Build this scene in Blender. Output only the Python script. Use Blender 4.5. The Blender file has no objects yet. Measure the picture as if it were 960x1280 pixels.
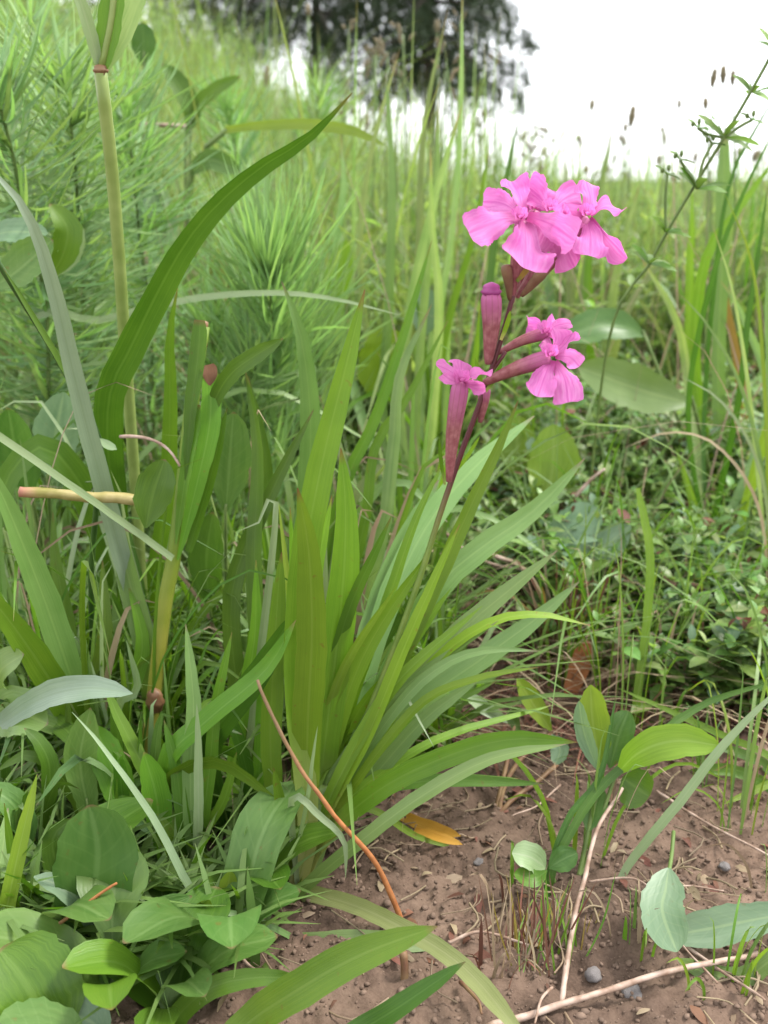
import bpy, math, random
import numpy as np
from mathutils import Vector, Matrix, noise

SC = bpy.context.scene
COL = SC.collection
R = math.radians
random.seed(7)
rng = np.random.default_rng(7)

# ------------------------------------------------------------------ camera
F = 1256.0            # focal length in photograph pixels
CAM_H = 0.28
PITCH = R(18.3)
cam = bpy.data.cameras.new('camera')
cam.sensor_fit = 'VERTICAL'
cam.sensor_height = 36.0
cam.lens = F / 1280.0 * 36.0
cam.clip_start = 0.01
cam.clip_end = 2000.0
cam.dof.use_dof = True
cam.dof.focus_distance = 0.375
cam.dof.aperture_fstop = 13.5
camo = bpy.data.objects.new('camera', cam)
camo.location = (0, 0, CAM_H)
camo.rotation_euler = (math.pi / 2 - PITCH, 0, 0)
COL.objects.link(camo)
SC.camera = camo

# ------------------------------------------------------------------ sky, sun, exposure
SUN_EL, SUN_ROT = R(55), R(75)
world = bpy.data.worlds.new('World')
SC.world = world
world.use_nodes = True
wn, wl = world.node_tree.nodes, world.node_tree.links
wn.clear()
sky = wn.new('ShaderNodeTexSky')
sky.sky_type = 'NISHITA'
sky.sun_disc = False
sky.sun_elevation = SUN_EL
sky.sun_rotation = SUN_ROT
sky.dust_density = 3.0
wtc = wn.new('ShaderNodeTexCoord')
wno = wn.new('ShaderNodeTexNoise')
wno.inputs['Scale'].default_value = 2.2
wno.inputs['Detail'].default_value = 4
wramp = wn.new('ShaderNodeValToRGB')
wramp.color_ramp.elements[0].color = (9.6, 10.0, 10.5, 1)
wramp.color_ramp.elements[1].color = (12.6, 12.7, 12.8, 1)
wmix = wn.new('ShaderNodeMixRGB')
wmix.inputs[0].default_value = 0.85
wbg = wn.new('ShaderNodeBackground')
wbg.inputs['Strength'].default_value = 0.06
wout = wn.new('ShaderNodeOutputWorld')
wl.new(wtc.outputs['Generated'], wno.inputs['Vector'])
wl.new(wno.outputs['Fac'], wramp.inputs['Fac'])
wl.new(sky.outputs['Color'], wmix.inputs[1])
wl.new(wramp.outputs['Color'], wmix.inputs[2])
wl.new(wmix.outputs['Color'], wbg.inputs['Color'])
wl.new(wbg.outputs['Background'], wout.inputs['Surface'])

sun = bpy.data.lights.new('sun', 'SUN')
sun.energy = 1.5
sun.angle = R(14)
sun.color = (1.0, 0.96, 0.9)
suno = bpy.data.objects.new('sun', sun)
suno.rotation_euler = (R(90) - SUN_EL, 0, math.pi - SUN_ROT)
COL.objects.link(suno)

SC.view_settings.view_transform = 'Standard'
SC.view_settings.look = 'None'
SC.view_settings.gamma = 1.0
SC.view_settings.use_curve_mapping = False
SC.view_settings.exposure = 2.0
SC.cycles.max_bounces = 8
SC.cycles.diffuse_bounces = 3
SC.cycles.transmission_bounces = 5
SC.cycles.use_denoising = True

# ------------------------------------------------------------------ helpers: pixel rays and ground
FWD = np.array([0, math.cos(PITCH), -math.sin(PITCH)])
UPV = np.array([0, math.sin(PITCH), math.cos(PITCH)])
RT = np.array([1.0, 0, 0])
CAMP = np.array([0, 0, CAM_H])


def ray(px, py):
    return FWD + RT * (px - 480) / F + UPV * (640 - py) / F


def at(px, py, Y):
    d = ray(px, py)
    return CAMP + d * (Y / d[1])


def gnd(px, py):
    d = ray(px, py)
    p = CAMP + d * (-CAM_H / d[2])
    for _ in range(3):
        z = lay(p[0], p[1])
        p = CAMP + d * ((z - CAM_H) / d[2])
    return p


def pxm(Y, py=640):
    """metres of one photograph pixel at depth plane Y"""
    return (Y / ray(480, py)[1]) / F


def sst(a, b, x):
    t = min(1.0, max(0.0, (x - a) / (b - a)))
    return t * t * (3 - 2 * t)


def lay(x, y):
    """the lie of the land"""
    z = 0.022 * sst(.47, .62, y) * sst(.0, .10, x)
    z += 0.012 * sst(.05, -.2, x)
    z += 0.54 * sst(0.75, 3.0, y) * sst(0.38, -.85, x)
    z -= 0.07 * sst(1.2, 5, y) * sst(.25, 1.6, x)
    return z


def relief(x, y):
    k = math.exp(-max(0, y - .9) * 1.2)
    v = Vector((x, y, 0))
    n1 = noise.fractal(v * 26, 1.0, 2.0, 3)
    n2 = abs(noise.noise(v * 70 + Vector((5, 2, 0))))
    c1 = noise.voronoi(v * 95)[0]
    c2 = noise.voronoi(v * 210 + Vector((3, 1, 0)))[0]
    clod = (c1[1] - c1[0]) * .5 + (c2[1] - c2[0]) * .3
    n3 = noise.noise(v * 260)
    gate = .35 + .65 * sst(-.25, .35, noise.noise(v * 17 + Vector((9, 9, 0))))
    return (n1 * .0045 + n2 * .004 + clod * .0085 * gate + n3 * .0022) * (0.25 + .75 * k)


# ------------------------------------------------------------------ materials
def newmat(name):
    m = bpy.data.materials.new(name)
    m.use_nodes = True
    nt = m.node_tree
    nt.nodes.clear()
    return m, nt.nodes, nt.links


def leaf_mat(name, dark, light, rib=None, under=None, tr=.33, rough=.42, tip=None, tip_at=.93,
             streak=34.0, spec=.34, ribw=.05, hue=.014, val=.34, base=None, spots=0.0, bump=.25, gain=1.22, veins=False, desat=.03):
    G = gain
    if desat and light[1] > light[0]:
        def ds(c):
            l = .3 * c[0] + .6 * c[1] + .1 * c[2]
            return tuple(a + (l - a) * desat for a in (c[0] * 1.10, c[1] * 1.03, c[2]))
        dark, light = ds(dark), ds(light)
        rib, under, base = [ds(q) if q else q for q in (rib, under, base)]
    dark, light = tuple(min(.9, c * G) for c in dark), tuple(min(.9, c * G) for c in light)
    rib, under, base = [tuple(min(.9, c * G) for c in q) if q else q for q in (rib, under, base)]
    m, N, L = newmat(name)
    out = N.new('ShaderNodeOutputMaterial')
    uv = N.new('ShaderNodeAttribute'); uv.attribute_name = 'leafuv'
    sep = N.new('ShaderNodeSeparateXYZ'); L.new(uv.outputs['Vector'], sep.inputs[0])
    oi = N.new('ShaderNodeObjectInfo')
    at_ = N.new('ShaderNodeAttribute'); at_.attribute_name = 'tint'
    add = N.new('ShaderNodeMath'); add.operation = 'ADD'
    L.new(oi.outputs['Random'], add.inputs[0]); L.new(at_.outputs['Fac'], add.inputs[1])
    fr = N.new('ShaderNodeMath'); fr.operation = 'FRACT'; L.new(add.outputs[0], fr.inputs[0])
    # streaks along the leaf
    cb = N.new('ShaderNodeCombineXYZ')
    mu = N.new('ShaderNodeMath'); mu.operation = 'MULTIPLY'; mu.inputs[1].default_value = streak
    mv = N.new('ShaderNodeMath'); mv.operation = 'MULTIPLY'; mv.inputs[1].default_value = 2.5
    mr = N.new('ShaderNodeMath'); mr.operation = 'MULTIPLY'; mr.inputs[1].default_value = 37.0
    L.new(sep.outputs[0], mu.inputs[0]); L.new(sep.outputs[1], mv.inputs[0]); L.new(fr.outputs[0], mr.inputs[0])
    L.new(mu.outputs[0], cb.inputs[0]); L.new(mv.outputs[0], cb.inputs[1]); L.new(mr.outputs[0], cb.inputs[2])
    n1 = N.new('ShaderNodeTexNoise'); n1.inputs['Scale'].default_value = 1.0; n1.inputs['Detail'].default_value = 2
    L.new(cb.outputs[0], n1.inputs['Vector'])
    # broad mottling
    tc = N.new('ShaderNodeTexCoord')
    n2 = N.new('ShaderNodeTexNoise'); n2.inputs['Scale'].default_value = 55; n2.inputs['Detail'].default_value = 3
    L.new(tc.outputs['Object'], n2.inputs['Vector'])
    mm = N.new('ShaderNodeMath'); mm.operation = 'MULTIPLY_ADD'
    mm.inputs[1].default_value = .55
    L.new(n1.outputs['Fac'], mm.inputs[0])
    m2 = N.new('ShaderNodeMath'); m2.operation = 'MULTIPLY'; m2.inputs[1].default_value = .5
    L.new(n2.outputs['Fac'], m2.inputs[0]); L.new(m2.outputs[0], mm.inputs[2])
    mp = N.new('ShaderNodeMapRange'); mp.inputs[1].default_value = .3; mp.inputs[2].default_value = .75
    L.new(mm.outputs[0], mp.inputs[0])
    c = N.new('ShaderNodeMixRGB'); c.inputs[1].default_value = (*dark, 1); c.inputs[2].default_value = (*light, 1)
    L.new(mp.outputs[0], c.inputs[0])
    col = c.outputs[0]

    def mixin(fac, colr):
        nonlocal col
        k = N.new('ShaderNodeMixRGB'); k.inputs[2].default_value = (*colr, 1)
        L.new(fac, k.inputs[0]); L.new(col, k.inputs[1]); col = k.outputs[0]

    if base:   # paler or redder foot of the leaf
        f = N.new('ShaderNodeMapRange'); f.inputs[1].default_value = .34; f.inputs[2].default_value = .04
        L.new(sep.outputs[1], f.inputs[0]); mixin(f.outputs[0], base)
    if rib:
        a = N.new('ShaderNodeMath'); a.operation = 'SUBTRACT'; a.inputs[1].default_value = .5
        b = N.new('ShaderNodeMath'); b.operation = 'ABSOLUTE'
        f = N.new('ShaderNodeMapRange'); f.inputs[1].default_value = ribw; f.inputs[2].default_value = ribw * .35
        f.inputs[4].default_value = .5
        L.new(sep.outputs[0], a.inputs[0]); L.new(a.outputs[0], b.inputs[0]); L.new(b.outputs[0], f.inputs[0])
        mixin(f.outputs[0], rib)
    if veins:
        a = N.new('ShaderNodeMath'); a.operation = 'SUBTRACT'; a.inputs[1].default_value = .5
        b = N.new('ShaderNodeMath'); b.operation = 'ABSOLUTE'
        c_ = N.new('ShaderNodeMath'); c_.operation = 'MULTIPLY_ADD'; c_.inputs[1].default_value = -22.0
        d_ = N.new('ShaderNodeMath'); d_.operation = 'MULTIPLY'; d_.inputs[1].default_value = 52.0
        e_ = N.new('ShaderNodeMath'); e_.operation = 'SINE'
        f = N.new('ShaderNodeMapRange'); f.inputs[1].default_value = .8; f.inputs[2].default_value = 1.0; f.inputs[4].default_value = .14
        L.new(sep.outputs[0], a.inputs[0]); L.new(a.outputs[0], b.inputs[0]); L.new(b.outputs[0], c_.inputs[0])
        L.new(sep.outputs[1], d_.inputs[0]); L.new(d_.outputs[0], c_.inputs[2]); L.new(c_.outputs[0], e_.inputs[0]); L.new(e_.outputs[0], f.inputs[0])
        mixin(f.outputs[0], rib)
    if spots:
        n3 = N.new('ShaderNodeTexNoise'); n3.inputs['Scale'].default_value = 260
        L.new(tc.outputs['Object'], n3.inputs['Vector'])
        f = N.new('ShaderNodeMapRange'); f.inputs[1].default_value = .68; f.inputs[2].default_value = .76
        f.inputs[4].default_value = spots
        L.new(n3.outputs['Fac'], f.inputs[0]); mixin(f.outputs[0], (.16, .07, .02))
    if tip:
        f = N.new('ShaderNodeMapRange'); f.inputs[1].default_value = tip_at; f.inputs[2].default_value = min(1, tip_at + .05)
        L.new(sep.outputs[1], f.inputs[0]); mixin(f.outputs[0], tip)
    hs = N.new('ShaderNodeHueSaturation')
    h = N.new('ShaderNodeMapRange'); h.inputs[3].default_value = .5 - hue; h.inputs[4].default_value = .5 + hue
    L.new(fr.outputs[0], h.inputs[0]); L.new(h.outputs[0], hs.inputs['Hue'])
    fr2 = N.new('ShaderNodeMath'); fr2.operation = 'MULTIPLY'; fr2.inputs[1].default_value = 7.31
    fr3 = N.new('ShaderNodeMath'); fr3.operation = 'FRACT'
    L.new(fr.outputs[0], fr2.inputs[0]); L.new(fr2.outputs[0], fr3.inputs[0])
    v = N.new('ShaderNodeMapRange'); v.inputs[3].default_value = 1 - val; v.inputs[4].default_value = 1 + val
    L.new(fr3.outputs[0], v.inputs[0]); L.new(v.outputs[0], hs.inputs['Value'])
    L.new(col, hs.inputs['Color']); col = hs.outputs[0]
    if under:   # paler underside
        g = N.new('ShaderNodeNewGeometry')
        k = N.new('ShaderNodeMixRGB'); k.inputs[2].default_value = (*under, 1)
        q = N.new('ShaderNodeMath'); q.operation = 'MULTIPLY'; q.inputs[1].default_value = .7
        L.new(g.outputs['Backfacing'], q.inputs[0]); L.new(q.outputs[0], k.inputs[0]); L.new(col, k.inputs[1])
        col = k.outputs[0]
    p = N.new('ShaderNodeBsdfPrincipled')
    p.inputs['Roughness'].default_value = rough
    p.inputs['Specular IOR Level'].default_value = spec
    L.new(col, p.inputs['Base Color'])
    bp = N.new('ShaderNodeBump'); bp.inputs['Strength'].default_value = bump; bp.inputs['Distance'].default_value = .0006
    L.new(n1.outputs['Fac'], bp.inputs['Height']); L.new(bp.outputs[0], p.inputs['Normal'])
    t = N.new('ShaderNodeBsdfTranslucent')
    tb = N.new('ShaderNodeMixRGB'); tb.blend_type = 'MULTIPLY'; tb.inputs[0].default_value = 1
    tb.inputs[2].default_value = (1.4, 1.5, .65, 1) if light[1] > light[0] else (1.4, 1.2, 1.3, 1)
    L.new(col, tb.inputs[1]); L.new(tb.outputs[0], t.inputs['Color'])
    mx = N.new('ShaderNodeMixShader'); mx.inputs[0].default_value = tr
    L.new(p.outputs[0], mx.inputs[1]); L.new(t.outputs[0], mx.inputs[2])
    L.new(mx.outputs[0], out.inputs['Surface'])
    return m


def stalk_mat(name, c0, c1, rough=.5, scale=90, top=None, bot=None, ribs=None):
    """stems: mottled colour, running to another colour toward the top or the foot"""
    m, N, L = newmat(name)
    out = N.new('ShaderNodeOutputMaterial'); p = N.new('ShaderNodeBsdfPrincipled')
    tc = N.new('ShaderNodeTexCoord'); n = N.new('ShaderNodeTexNoise'); n.inputs['Scale'].default_value = scale
    n.inputs['Detail'].default_value = 4
    L.new(tc.outputs['Object'], n.inputs['Vector'])
    mp = N.new('ShaderNodeMapRange'); mp.inputs[1].default_value = .35; mp.inputs[2].default_value = .68
    L.new(n.outputs['Fac'], mp.inputs[0])
    c = N.new('ShaderNodeMixRGB'); c.inputs[1].default_value = (*c0, 1); c.inputs[2].default_value = (*c1, 1)
    L.new(mp.outputs[0], c.inputs[0]); col = c.outputs[0]
    uv = N.new('ShaderNodeAttribute'); uv.attribute_name = 'leafuv'
    sep = N.new('ShaderNodeSeparateXYZ'); L.new(uv.outputs['Vector'], sep.inputs[0])
    for spec_, a, b in ((top, None, None), (bot, None, None)):
        if spec_:
            colr, v0, v1 = spec_
            f = N.new('ShaderNodeMapRange'); f.inputs[1].default_value = v0; f.inputs[2].default_value = v1
            L.new(sep.outputs[1], f.inputs[0])
            k = N.new('ShaderNodeMixRGB'); k.inputs[2].default_value = (*colr, 1)
            L.new(f.outputs[0], k.inputs[0]); L.new(col, k.inputs[1]); col = k.outputs[0]
    if ribs:      # dark nerves running up the tube
        a = N.new('ShaderNodeMath'); a.operation = 'MULTIPLY'; a.inputs[1].default_value = 6.2832 * ribs[1]
        b = N.new('ShaderNodeMath'); b.operation = 'COSINE'
        f = N.new('ShaderNodeMapRange'); f.inputs[1].default_value = .55; f.inputs[2].default_value = 1.0; f.inputs[4].default_value = .4
        L.new(sep.outputs[0], a.inputs[0]); L.new(a.outputs[0], b.inputs[0]); L.new(b.outputs[0], f.inputs[0])
        k = N.new('ShaderNodeMixRGB'); k.inputs[2].default_value = (*ribs[0], 1)
        L.new(f.outputs[0], k.inputs[0]); L.new(col, k.inputs[1]); col = k.outputs[0]
    L.new(col, p.inputs['Base Color'])
    p.inputs['Roughness'].default_value = rough
    p.inputs['Specular IOR Level'].default_value = .35
    bp = N.new('ShaderNodeBump'); bp.inputs['Strength'].default_value = .3; bp.inputs['Distance'].default_value = .0005
    L.new(n.outputs['Fac'], bp.inputs['Height']); L.new(bp.outputs[0], p.inputs['Normal'])
    L.new(p.outputs[0], out.inputs['Surface'])
    return m


def soil_mat():
    m, N, L = newmat('soil')
    out = N.new('ShaderNodeOutputMaterial'); p = N.new('ShaderNodeBsdfPrincipled')
    tc = N.new('ShaderNodeTexCoord')

    def nz(s, d=5):
        n = N.new('ShaderNodeTexNoise'); n.inputs['Scale'].default_value = s; n.inputs['Detail'].default_value = d
        L.new(tc.outputs['Object'], n.inputs['Vector']); return n
    a, b, f = nz(24), nz(140, 6), nz(900, 3)
    r = N.new('ShaderNodeValToRGB')
    e = r.color_ramp.elements
    e[0].position = .3; e[0].color = (.035, .023, .016, 1)
    e[1].position = .72; e[1].color = (.19, .132, .096, 1)
    q = e.new(.5); q.color = (.122, .081, .059, 1)
    s = N.new('ShaderNodeMath'); s.operation = 'MULTIPLY_ADD'; s.inputs[1].default_value = .5
    s2 = N.new('ShaderNodeMath'); s2.operation = 'MULTIPLY_ADD'; s2.inputs[1].default_value = .28
    s3 = N.new('ShaderNodeMath'); s3.operation = 'MULTIPLY'; s3.inputs[1].default_value = .25
    L.new(f.outputs['Fac'], s3.inputs[0]); L.new(b.outputs['Fac'], s2.inputs[0]); L.new(s3.outputs[0], s2.inputs[2])
    L.new(a.outputs['Fac'], s.inputs[0]); L.new(s2.outputs[0], s.inputs[2])
    L.new(s.outputs[0], r.inputs['Fac'])
    # damp and dry patches
    dm = nz(9, 3)
    dmr = N.new('ShaderNodeMapRange'); dmr.inputs[1].default_value = .38; dmr.inputs[2].default_value = .62; dmr.inputs[3].default_value = .62; dmr.inputs[4].default_value = 1.12
    L.new(dm.outputs['Fac'], dmr.inputs[0])
    hsv = N.new('ShaderNodeHueSaturation'); L.new(r.outputs[0], hsv.inputs['Color']); L.new(dmr.outputs[0], hsv.inputs['Value'])
    r = hsv
    # thatch and moss further off, where the meadow starts
    sp = N.new('ShaderNodeSeparateXYZ'); L.new(tc.outputs['Object'], sp.inputs[0])
    mr = N.new('ShaderNodeMapRange'); mr.inputs[1].default_value = .62; mr.inputs[2].default_value = .95
    L.new(sp.outputs[1], mr.inputs[0])
    th = N.new('ShaderNodeMixRGB'); th.inputs[1].default_value = (.07, .05, .028, 1); th.inputs[2].default_value = (.075, .10, .03, 1)
    L.new(b.outputs['Fac'], th.inputs[0])
    mx = N.new('ShaderNodeMixRGB'); L.new(mr.outputs[0], mx.inputs[0]); L.new(r.outputs[0], mx.inputs[1]); L.new(th.outputs[0], mx.inputs[2])
    L.new(mx.outputs[0], p.inputs['Base Color'])
    p.inputs['Roughness'].default_value = .95
    p.inputs['Specular IOR Level'].default_value = .15
    bp = N.new('ShaderNodeBump'); bp.inputs['Strength'].default_value = .8; bp.inputs['Distance'].default_value = .0016
    L.new(s2.outputs[0], bp.inputs['Height']); L.new(bp.outputs[0], p.inputs['Normal'])
    L.new(p.outputs[0], out.inputs['Surface'])
    return m


def grain_mat(name, c0, c1, scale=200, rough=.85, rnd=.3):
    m, N, L = newmat(name)
    out = N.new('ShaderNodeOutputMaterial'); p = N.new('ShaderNodeBsdfPrincipled')
    tc = N.new('ShaderNodeTexCoord'); n = N.new('ShaderNodeTexNoise'); n.inputs['Scale'].default_value = scale
    n.inputs['Detail'].default_value = 5
    L.new(tc.outputs['Object'], n.inputs['Vector'])
    at_ = N.new('ShaderNodeAttribute'); at_.attribute_name = 'tint'
    c = N.new('ShaderNodeMixRGB'); c.inputs[1].default_value = (*c0, 1); c.inputs[2].default_value = (*c1, 1)
    L.new(n.outputs['Fac'], c.inputs[0])
    hs = N.new('ShaderNodeHueSaturation')
    v = N.new('ShaderNodeMapRange'); v.inputs[3].default_value = 1 - rnd; v.inputs[4].default_value = 1 + rnd
    L.new(at_.outputs['Fac'], v.inputs[0]); L.new(v.outputs[0], hs.inputs['Value']); L.new(c.outputs[0], hs.inputs['Color'])
    L.new(hs.outputs[0], p.inputs['Base Color'])
    p.inputs['Roughness'].default_value = rough
    p.inputs['Specular IOR Level'].default_value = .2
    bp = N.new('ShaderNodeBump'); bp.inputs['Strength'].default_value = .6; bp.inputs['Distance'].default_value = .001
    L.new(n.outputs['Fac'], bp.inputs['Height']); L.new(bp.outputs[0], p.inputs['Normal'])
    L.new(p.outputs[0], out.inputs['Surface'])
    return m


M = {}
M['soil'] = soil_mat()
M['crumb'] = grain_mat('soil_crumb', (.08, .053, .038), (.185, .128, .095), rnd=.25)
M['stone'] = grain_mat('pebble', (.17, .15, .145), (.36, .33, .32), 90, .8)
# catchfly
M['leaf'] = leaf_mat('catchfly_leaf', (.070, .150, .007), (.110, .205, .012), rib=(.13, .22, .03), under=(.10, .175, .05),
                     tr=.38, rough=.42, tip=(.16, .07, .03), tip_at=.965, base=(.25, .27, .10), spots=.5, val=.28)
M['glau'] = leaf_mat('glaucous_leaf', (.078, .158, .034), (.128, .218, .066), rib=(.16, .25, .08), under=(.10, .17, .05),
                     tr=.3, rough=.38, tip=(.17, .12, .08), tip_at=.965, val=.15, spec=.5)
M['petal'] = leaf_mat('pink_petal', (.56, .115, .40), (.70, .27, .56), rib=(.47, .08, .33), gain=.95, tr=.4, rough=.6, streak=14,
                      spec=.15, hue=.006, val=.08, base=(.42, .07, .24), ribw=.05, bump=.4)
M['calyx'] = stalk_mat('calyx', (.19, .05, .055), (.30, .12, .12), .6, 420, top=((.37, .09, .22), .55, .95), ribs=((.19, .055, .06), 10))
M['budtip'] = stalk_mat('bud_tip', (.20, .025, .12), (.30, .05, .2), .5, 200)
M['fstem'] = stalk_mat('flower_stem', (.10, .16, .025), (.15, .2, .04), .45, 120, top=((.085, .02, .022), .55, .68))
# grasses and herbs
M['blade'] = leaf_mat('grass_blade', (.052, .130, .008), (.092, .180, .014), spots=.3, rib=(.11, .2, .035), under=(.10, .165, .055),
                      tr=.36, rough=.4, tip=(.17, .12, .045), tip_at=.96)
M['dark'] = leaf_mat('dark_blade', (.027, .078, .006), (.060, .130, .012), rib=(.075, .15, .025), under=(.075, .14, .035), tr=.3,
                     rough=.36, tip=(.14, .10, .04), tip_at=.965, val=.15)
M['pale'] = leaf_mat('pale_blade', (.15, .23, .10), (.23, .32, .17), gain=1.0, rib=(.25, .31, .2), tr=.25, rough=.36, val=.12, spec=.55)
M['silver'] = leaf_mat('silver_blade', (.125, .195, .125), (.20, .275, .20), gain=1.0, rib=(.14, .21, .12), under=(.1, .17, .07), tr=.2, rough=.32, val=.06, spec=.6)
M['herb'] = leaf_mat('herb_leaf', (.042, .104, .018), (.078, .148, .034), rib=(.11, .19, .06), under=(.12, .19, .09), tr=.3,
                     rough=.4, streak=9, spots=.35, veins=True, tip=(.15, .09, .05), tip_at=.975, val=.2, bump=.5)
M['bright'] = leaf_mat('bright_leaf', (.10, .185, .012), (.16, .25, .025), rib=(.18, .27, .06), tr=.42, rough=.42, val=.15)
M['bluish'] = leaf_mat('bluish_leaf', (.080, .155, .085), (.135, .215, .135), rib=(.18, .27, .14), tr=.25, rough=.42, streak=9, spots=.25, veins=True, val=.12)
M['spurge'] = leaf_mat('spurge_needle', (.095, .20, .060), (.165, .285, .115), rib=(.2, .3, .12), tr=.38, rough=.45, val=.25, hue=.02, gain=1.28, desat=.14)
M['meadow'] = leaf_mat('meadow_blade', (.080, .150, .040), (.175, .245, .090), tr=.40, rough=.45, tip=(.21, .17, .08), tip_at=.93, gain=1.3, desat=.1, val=.42, hue=.03, streak=8)
M['dry'] = leaf_mat('dry_straw', (.20, .145, .085), (.33, .26, .17), gain=1.0, tr=.25, rough=.6, val=.3, hue=.012)
M['orange'] = leaf_mat('orange_dry', (.22, .075, .02), (.32, .13, .035), gain=1.0, tr=.3, rough=.55, val=.12, hue=.01)
M['yellowdead'] = leaf_mat('yellow_dead_leaf', gain=1.0, dark=(.42, .2, .02), light=(.5, .28, .05), tr=.35, rough=.5, val=.1, hue=.01)
M['ochre'] = leaf_mat('ochre_blade', (.19, .15, .02), (.25, .18, .035), base=(.09, .15, .02), gain=1.0, tr=.35, rough=.5, val=.1)
M['rust'] = leaf_mat('rust_dead_grass', (.085, .035, .022), (.17, .075, .045), gain=1.0, tr=.2, rough=.7, val=.3)
M['strawgreen'] = leaf_mat('straw_green_leaf', (.19, .23, .075), (.27, .31, .13), rib=(.3, .33, .16), gain=1.0, tr=.35, rough=.45, val=.08)
M['thyme'] = leaf_mat('ground_cover_leaf', (.062, .138, .022), (.118, .205, .05), rib=(.12, .2, .07), under=(.1, .165, .07), tr=.28,
                      rough=.36, streak=6, val=.34, hue=.025)
M['culm'] = stalk_mat('green_culm', (.16, .22, .05), (.23, .29, .085), .4, 70)
M['yculm'] = stalk_mat('yellow_culm', (.19, .20, .025), (.28, .26, .05), .4, 70, top=((.12, .19, .02), .35, .6))
M['cutstalk'] = stalk_mat('cut_stalk', (.19, .17, .04), (.33, .27, .12), .5, 140, top=((.30, .13, .085), .86, .98))
M['node'] = stalk_mat('stem_node', (.13, .06, .028), (.24, .15, .07), .5, 150)
M['gstem'] = stalk_mat('thin_green_stem', (.08, .13, .03), (.14, .20, .055), .5, 120)
M['dstem'] = stalk_mat('dark_green_stem', (.022, .06, .01), (.045, .095, .018), .4, 90)
M['rstem'] = stalk_mat('reddish_stem', (.12, .055, .03), (.20, .13, .06), .6, 160)
M['twig'] = stalk_mat('dry_stick', (.20, .125, .085), (.44, .33, .27), .6, 170)
M['head'] = stalk_mat('seed_head', (.10, .085, .05), (.2, .16, .09), .8, 300)
M['bark'] = stalk_mat('bark', (.04, .03, .025), (.09, .07, .055), .9, 12)
M['needle'] = leaf_mat('conifer_needle', (.014, .030, .010), (.034, .060, .022), gain=1.0, tr=.15, rough=.5, val=.35, hue=.02, streak=3)

# ------------------------------------------------------------------ mesh tools
PROF = {
    'grass': [(0, .55), (.15, .85), (.45, 1), (.75, .8), (.92, .4), (1, .03)],
    'lance': [(0, .32), (.25, .5), (.62, 1), (.82, .82), (.94, .4), (1, .03)],
    'lance2': [(0, .6), (.2, .8), (.55, 1), (.8, .82), (.94, .4), (1, .03)],
    'oval': [(0, .06), (.08, .28), (.25, .74), (.48, 1), (.7, .95), (.87, .66), (.96, .34), (1, .05)],
    'round': [(0, .08), (.06, .35), (.22, .8), (.5, 1), (.75, .97), (.9, .72), (.97, .42), (1, .08)],
    'petal': [(0, .24), (.25, .44), (.5, .8), (.76, 1), (.9, .98), (.97, .8), (1, .5)],
    'spat': [(0, .1), (.35, .14), (.5, .5), (.72, 1), (.88, .75), (.96, .4), (1, .05)],
    'sheath': [(0, .12), (.25, .6), (.6, .95), (.92, 1), (1, .7)],
    'even': [(0, 1), (.9, 1), (1, .5)],
}


def prof(kind, v):
    k = PROF[kind]
    xs = np.array([a for a, _ in k]); ys = np.array([b for _, b in k])
    # smooth: cubic Hermite with finite-difference slopes, clipped
    d = np.gradient(ys, xs)
    v = np.clip(v, 0, 1)
    i = np.clip(np.searchsorted(xs, v) - 1, 0, len(xs) - 2)
    h = xs[i + 1] - xs[i]; t = (v - xs[i]) / h
    o = (2 * t**3 - 3 * t**2 + 1) * ys[i] + (t**3 - 2 * t**2 + t) * h * d[i] + (-2 * t**3 + 3 * t**2) * ys[i + 1] + (t**3 - t**2) * h * d[i + 1]
    return np.clip(o, .015, 1.05)


def spline(P, n):
    """n+1 points, evenly along a Catmull-Rom curve through P"""
    P = np.asarray(P, float)
    if len(P) == 2:
        t = np.linspace(0, 1, n + 1)[:, None]
        return P[0] * (1 - t) + P[1] * t
    E = np.vstack([2 * P[0] - P[1], P, 2 * P[-1] - P[-2]])
    out = []
    for i in range(len(P) - 1):
        p0, p1, p2, p3 = E[i:i + 4]
        t = np.linspace(0, 1, 12, endpoint=False)[:, None]
        out.append(.5 * (2 * p1 + (p2 - p0) * t + (2 * p0 - 5 * p1 + 4 * p2 - p3) * t**2 + (3 * p1 - p0 - 3 * p2 + p3) * t**3))
    out.append(P[-1:])
    Q = np.vstack(out)
    s = np.concatenate([[0], np.cumsum(np.linalg.norm(np.diff(Q, axis=0), axis=1))])
    u = np.linspace(0, s[-1], n + 1)
    return np.stack([np.interp(u, s, Q[:, k]) for k in range(3)], 1)


def unit(a):
    return a / np.maximum(np.linalg.norm(a, axis=-1, keepdims=True), 1e-12)


def make_mesh(name, V, Fc, mat, uv=None, tint=None, smooth=True):
    me = bpy.data.meshes.new(name)
    V = np.asarray(V, np.float32)
    Fc = np.asarray(Fc, np.int32)
    nf, k = Fc.shape
    me.vertices.add(len(V)); me.vertices.foreach_set('co', V.ravel())
    me.loops.add(nf * k); me.loops.foreach_set('vertex_index', Fc.ravel())
    me.polygons.add(nf)
    me.polygons.foreach_set('loop_start', np.arange(0, nf * k, k, dtype=np.int32))
    me.polygons.foreach_set('loop_total', np.full(nf, k, np.int32))
    me.polygons.foreach_set('use_smooth', np.full(nf, smooth, bool))
    if uv is not None:
        a = me.attributes.new('leafuv', 'FLOAT_VECTOR', 'POINT')
        u3 = np.zeros((len(V), 3), np.float32); u3[:, :2] = uv
        a.data.foreach_set('vector', u3.ravel())
    if tint is not None:
        a = me.attributes.new('tint', 'FLOAT', 'POINT')
        a.data.foreach_set('value', np.asarray(tint, np.float32))
    me.update(calc_edges=True)
    me.validate()
    me.materials.append(mat)
    return me


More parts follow.
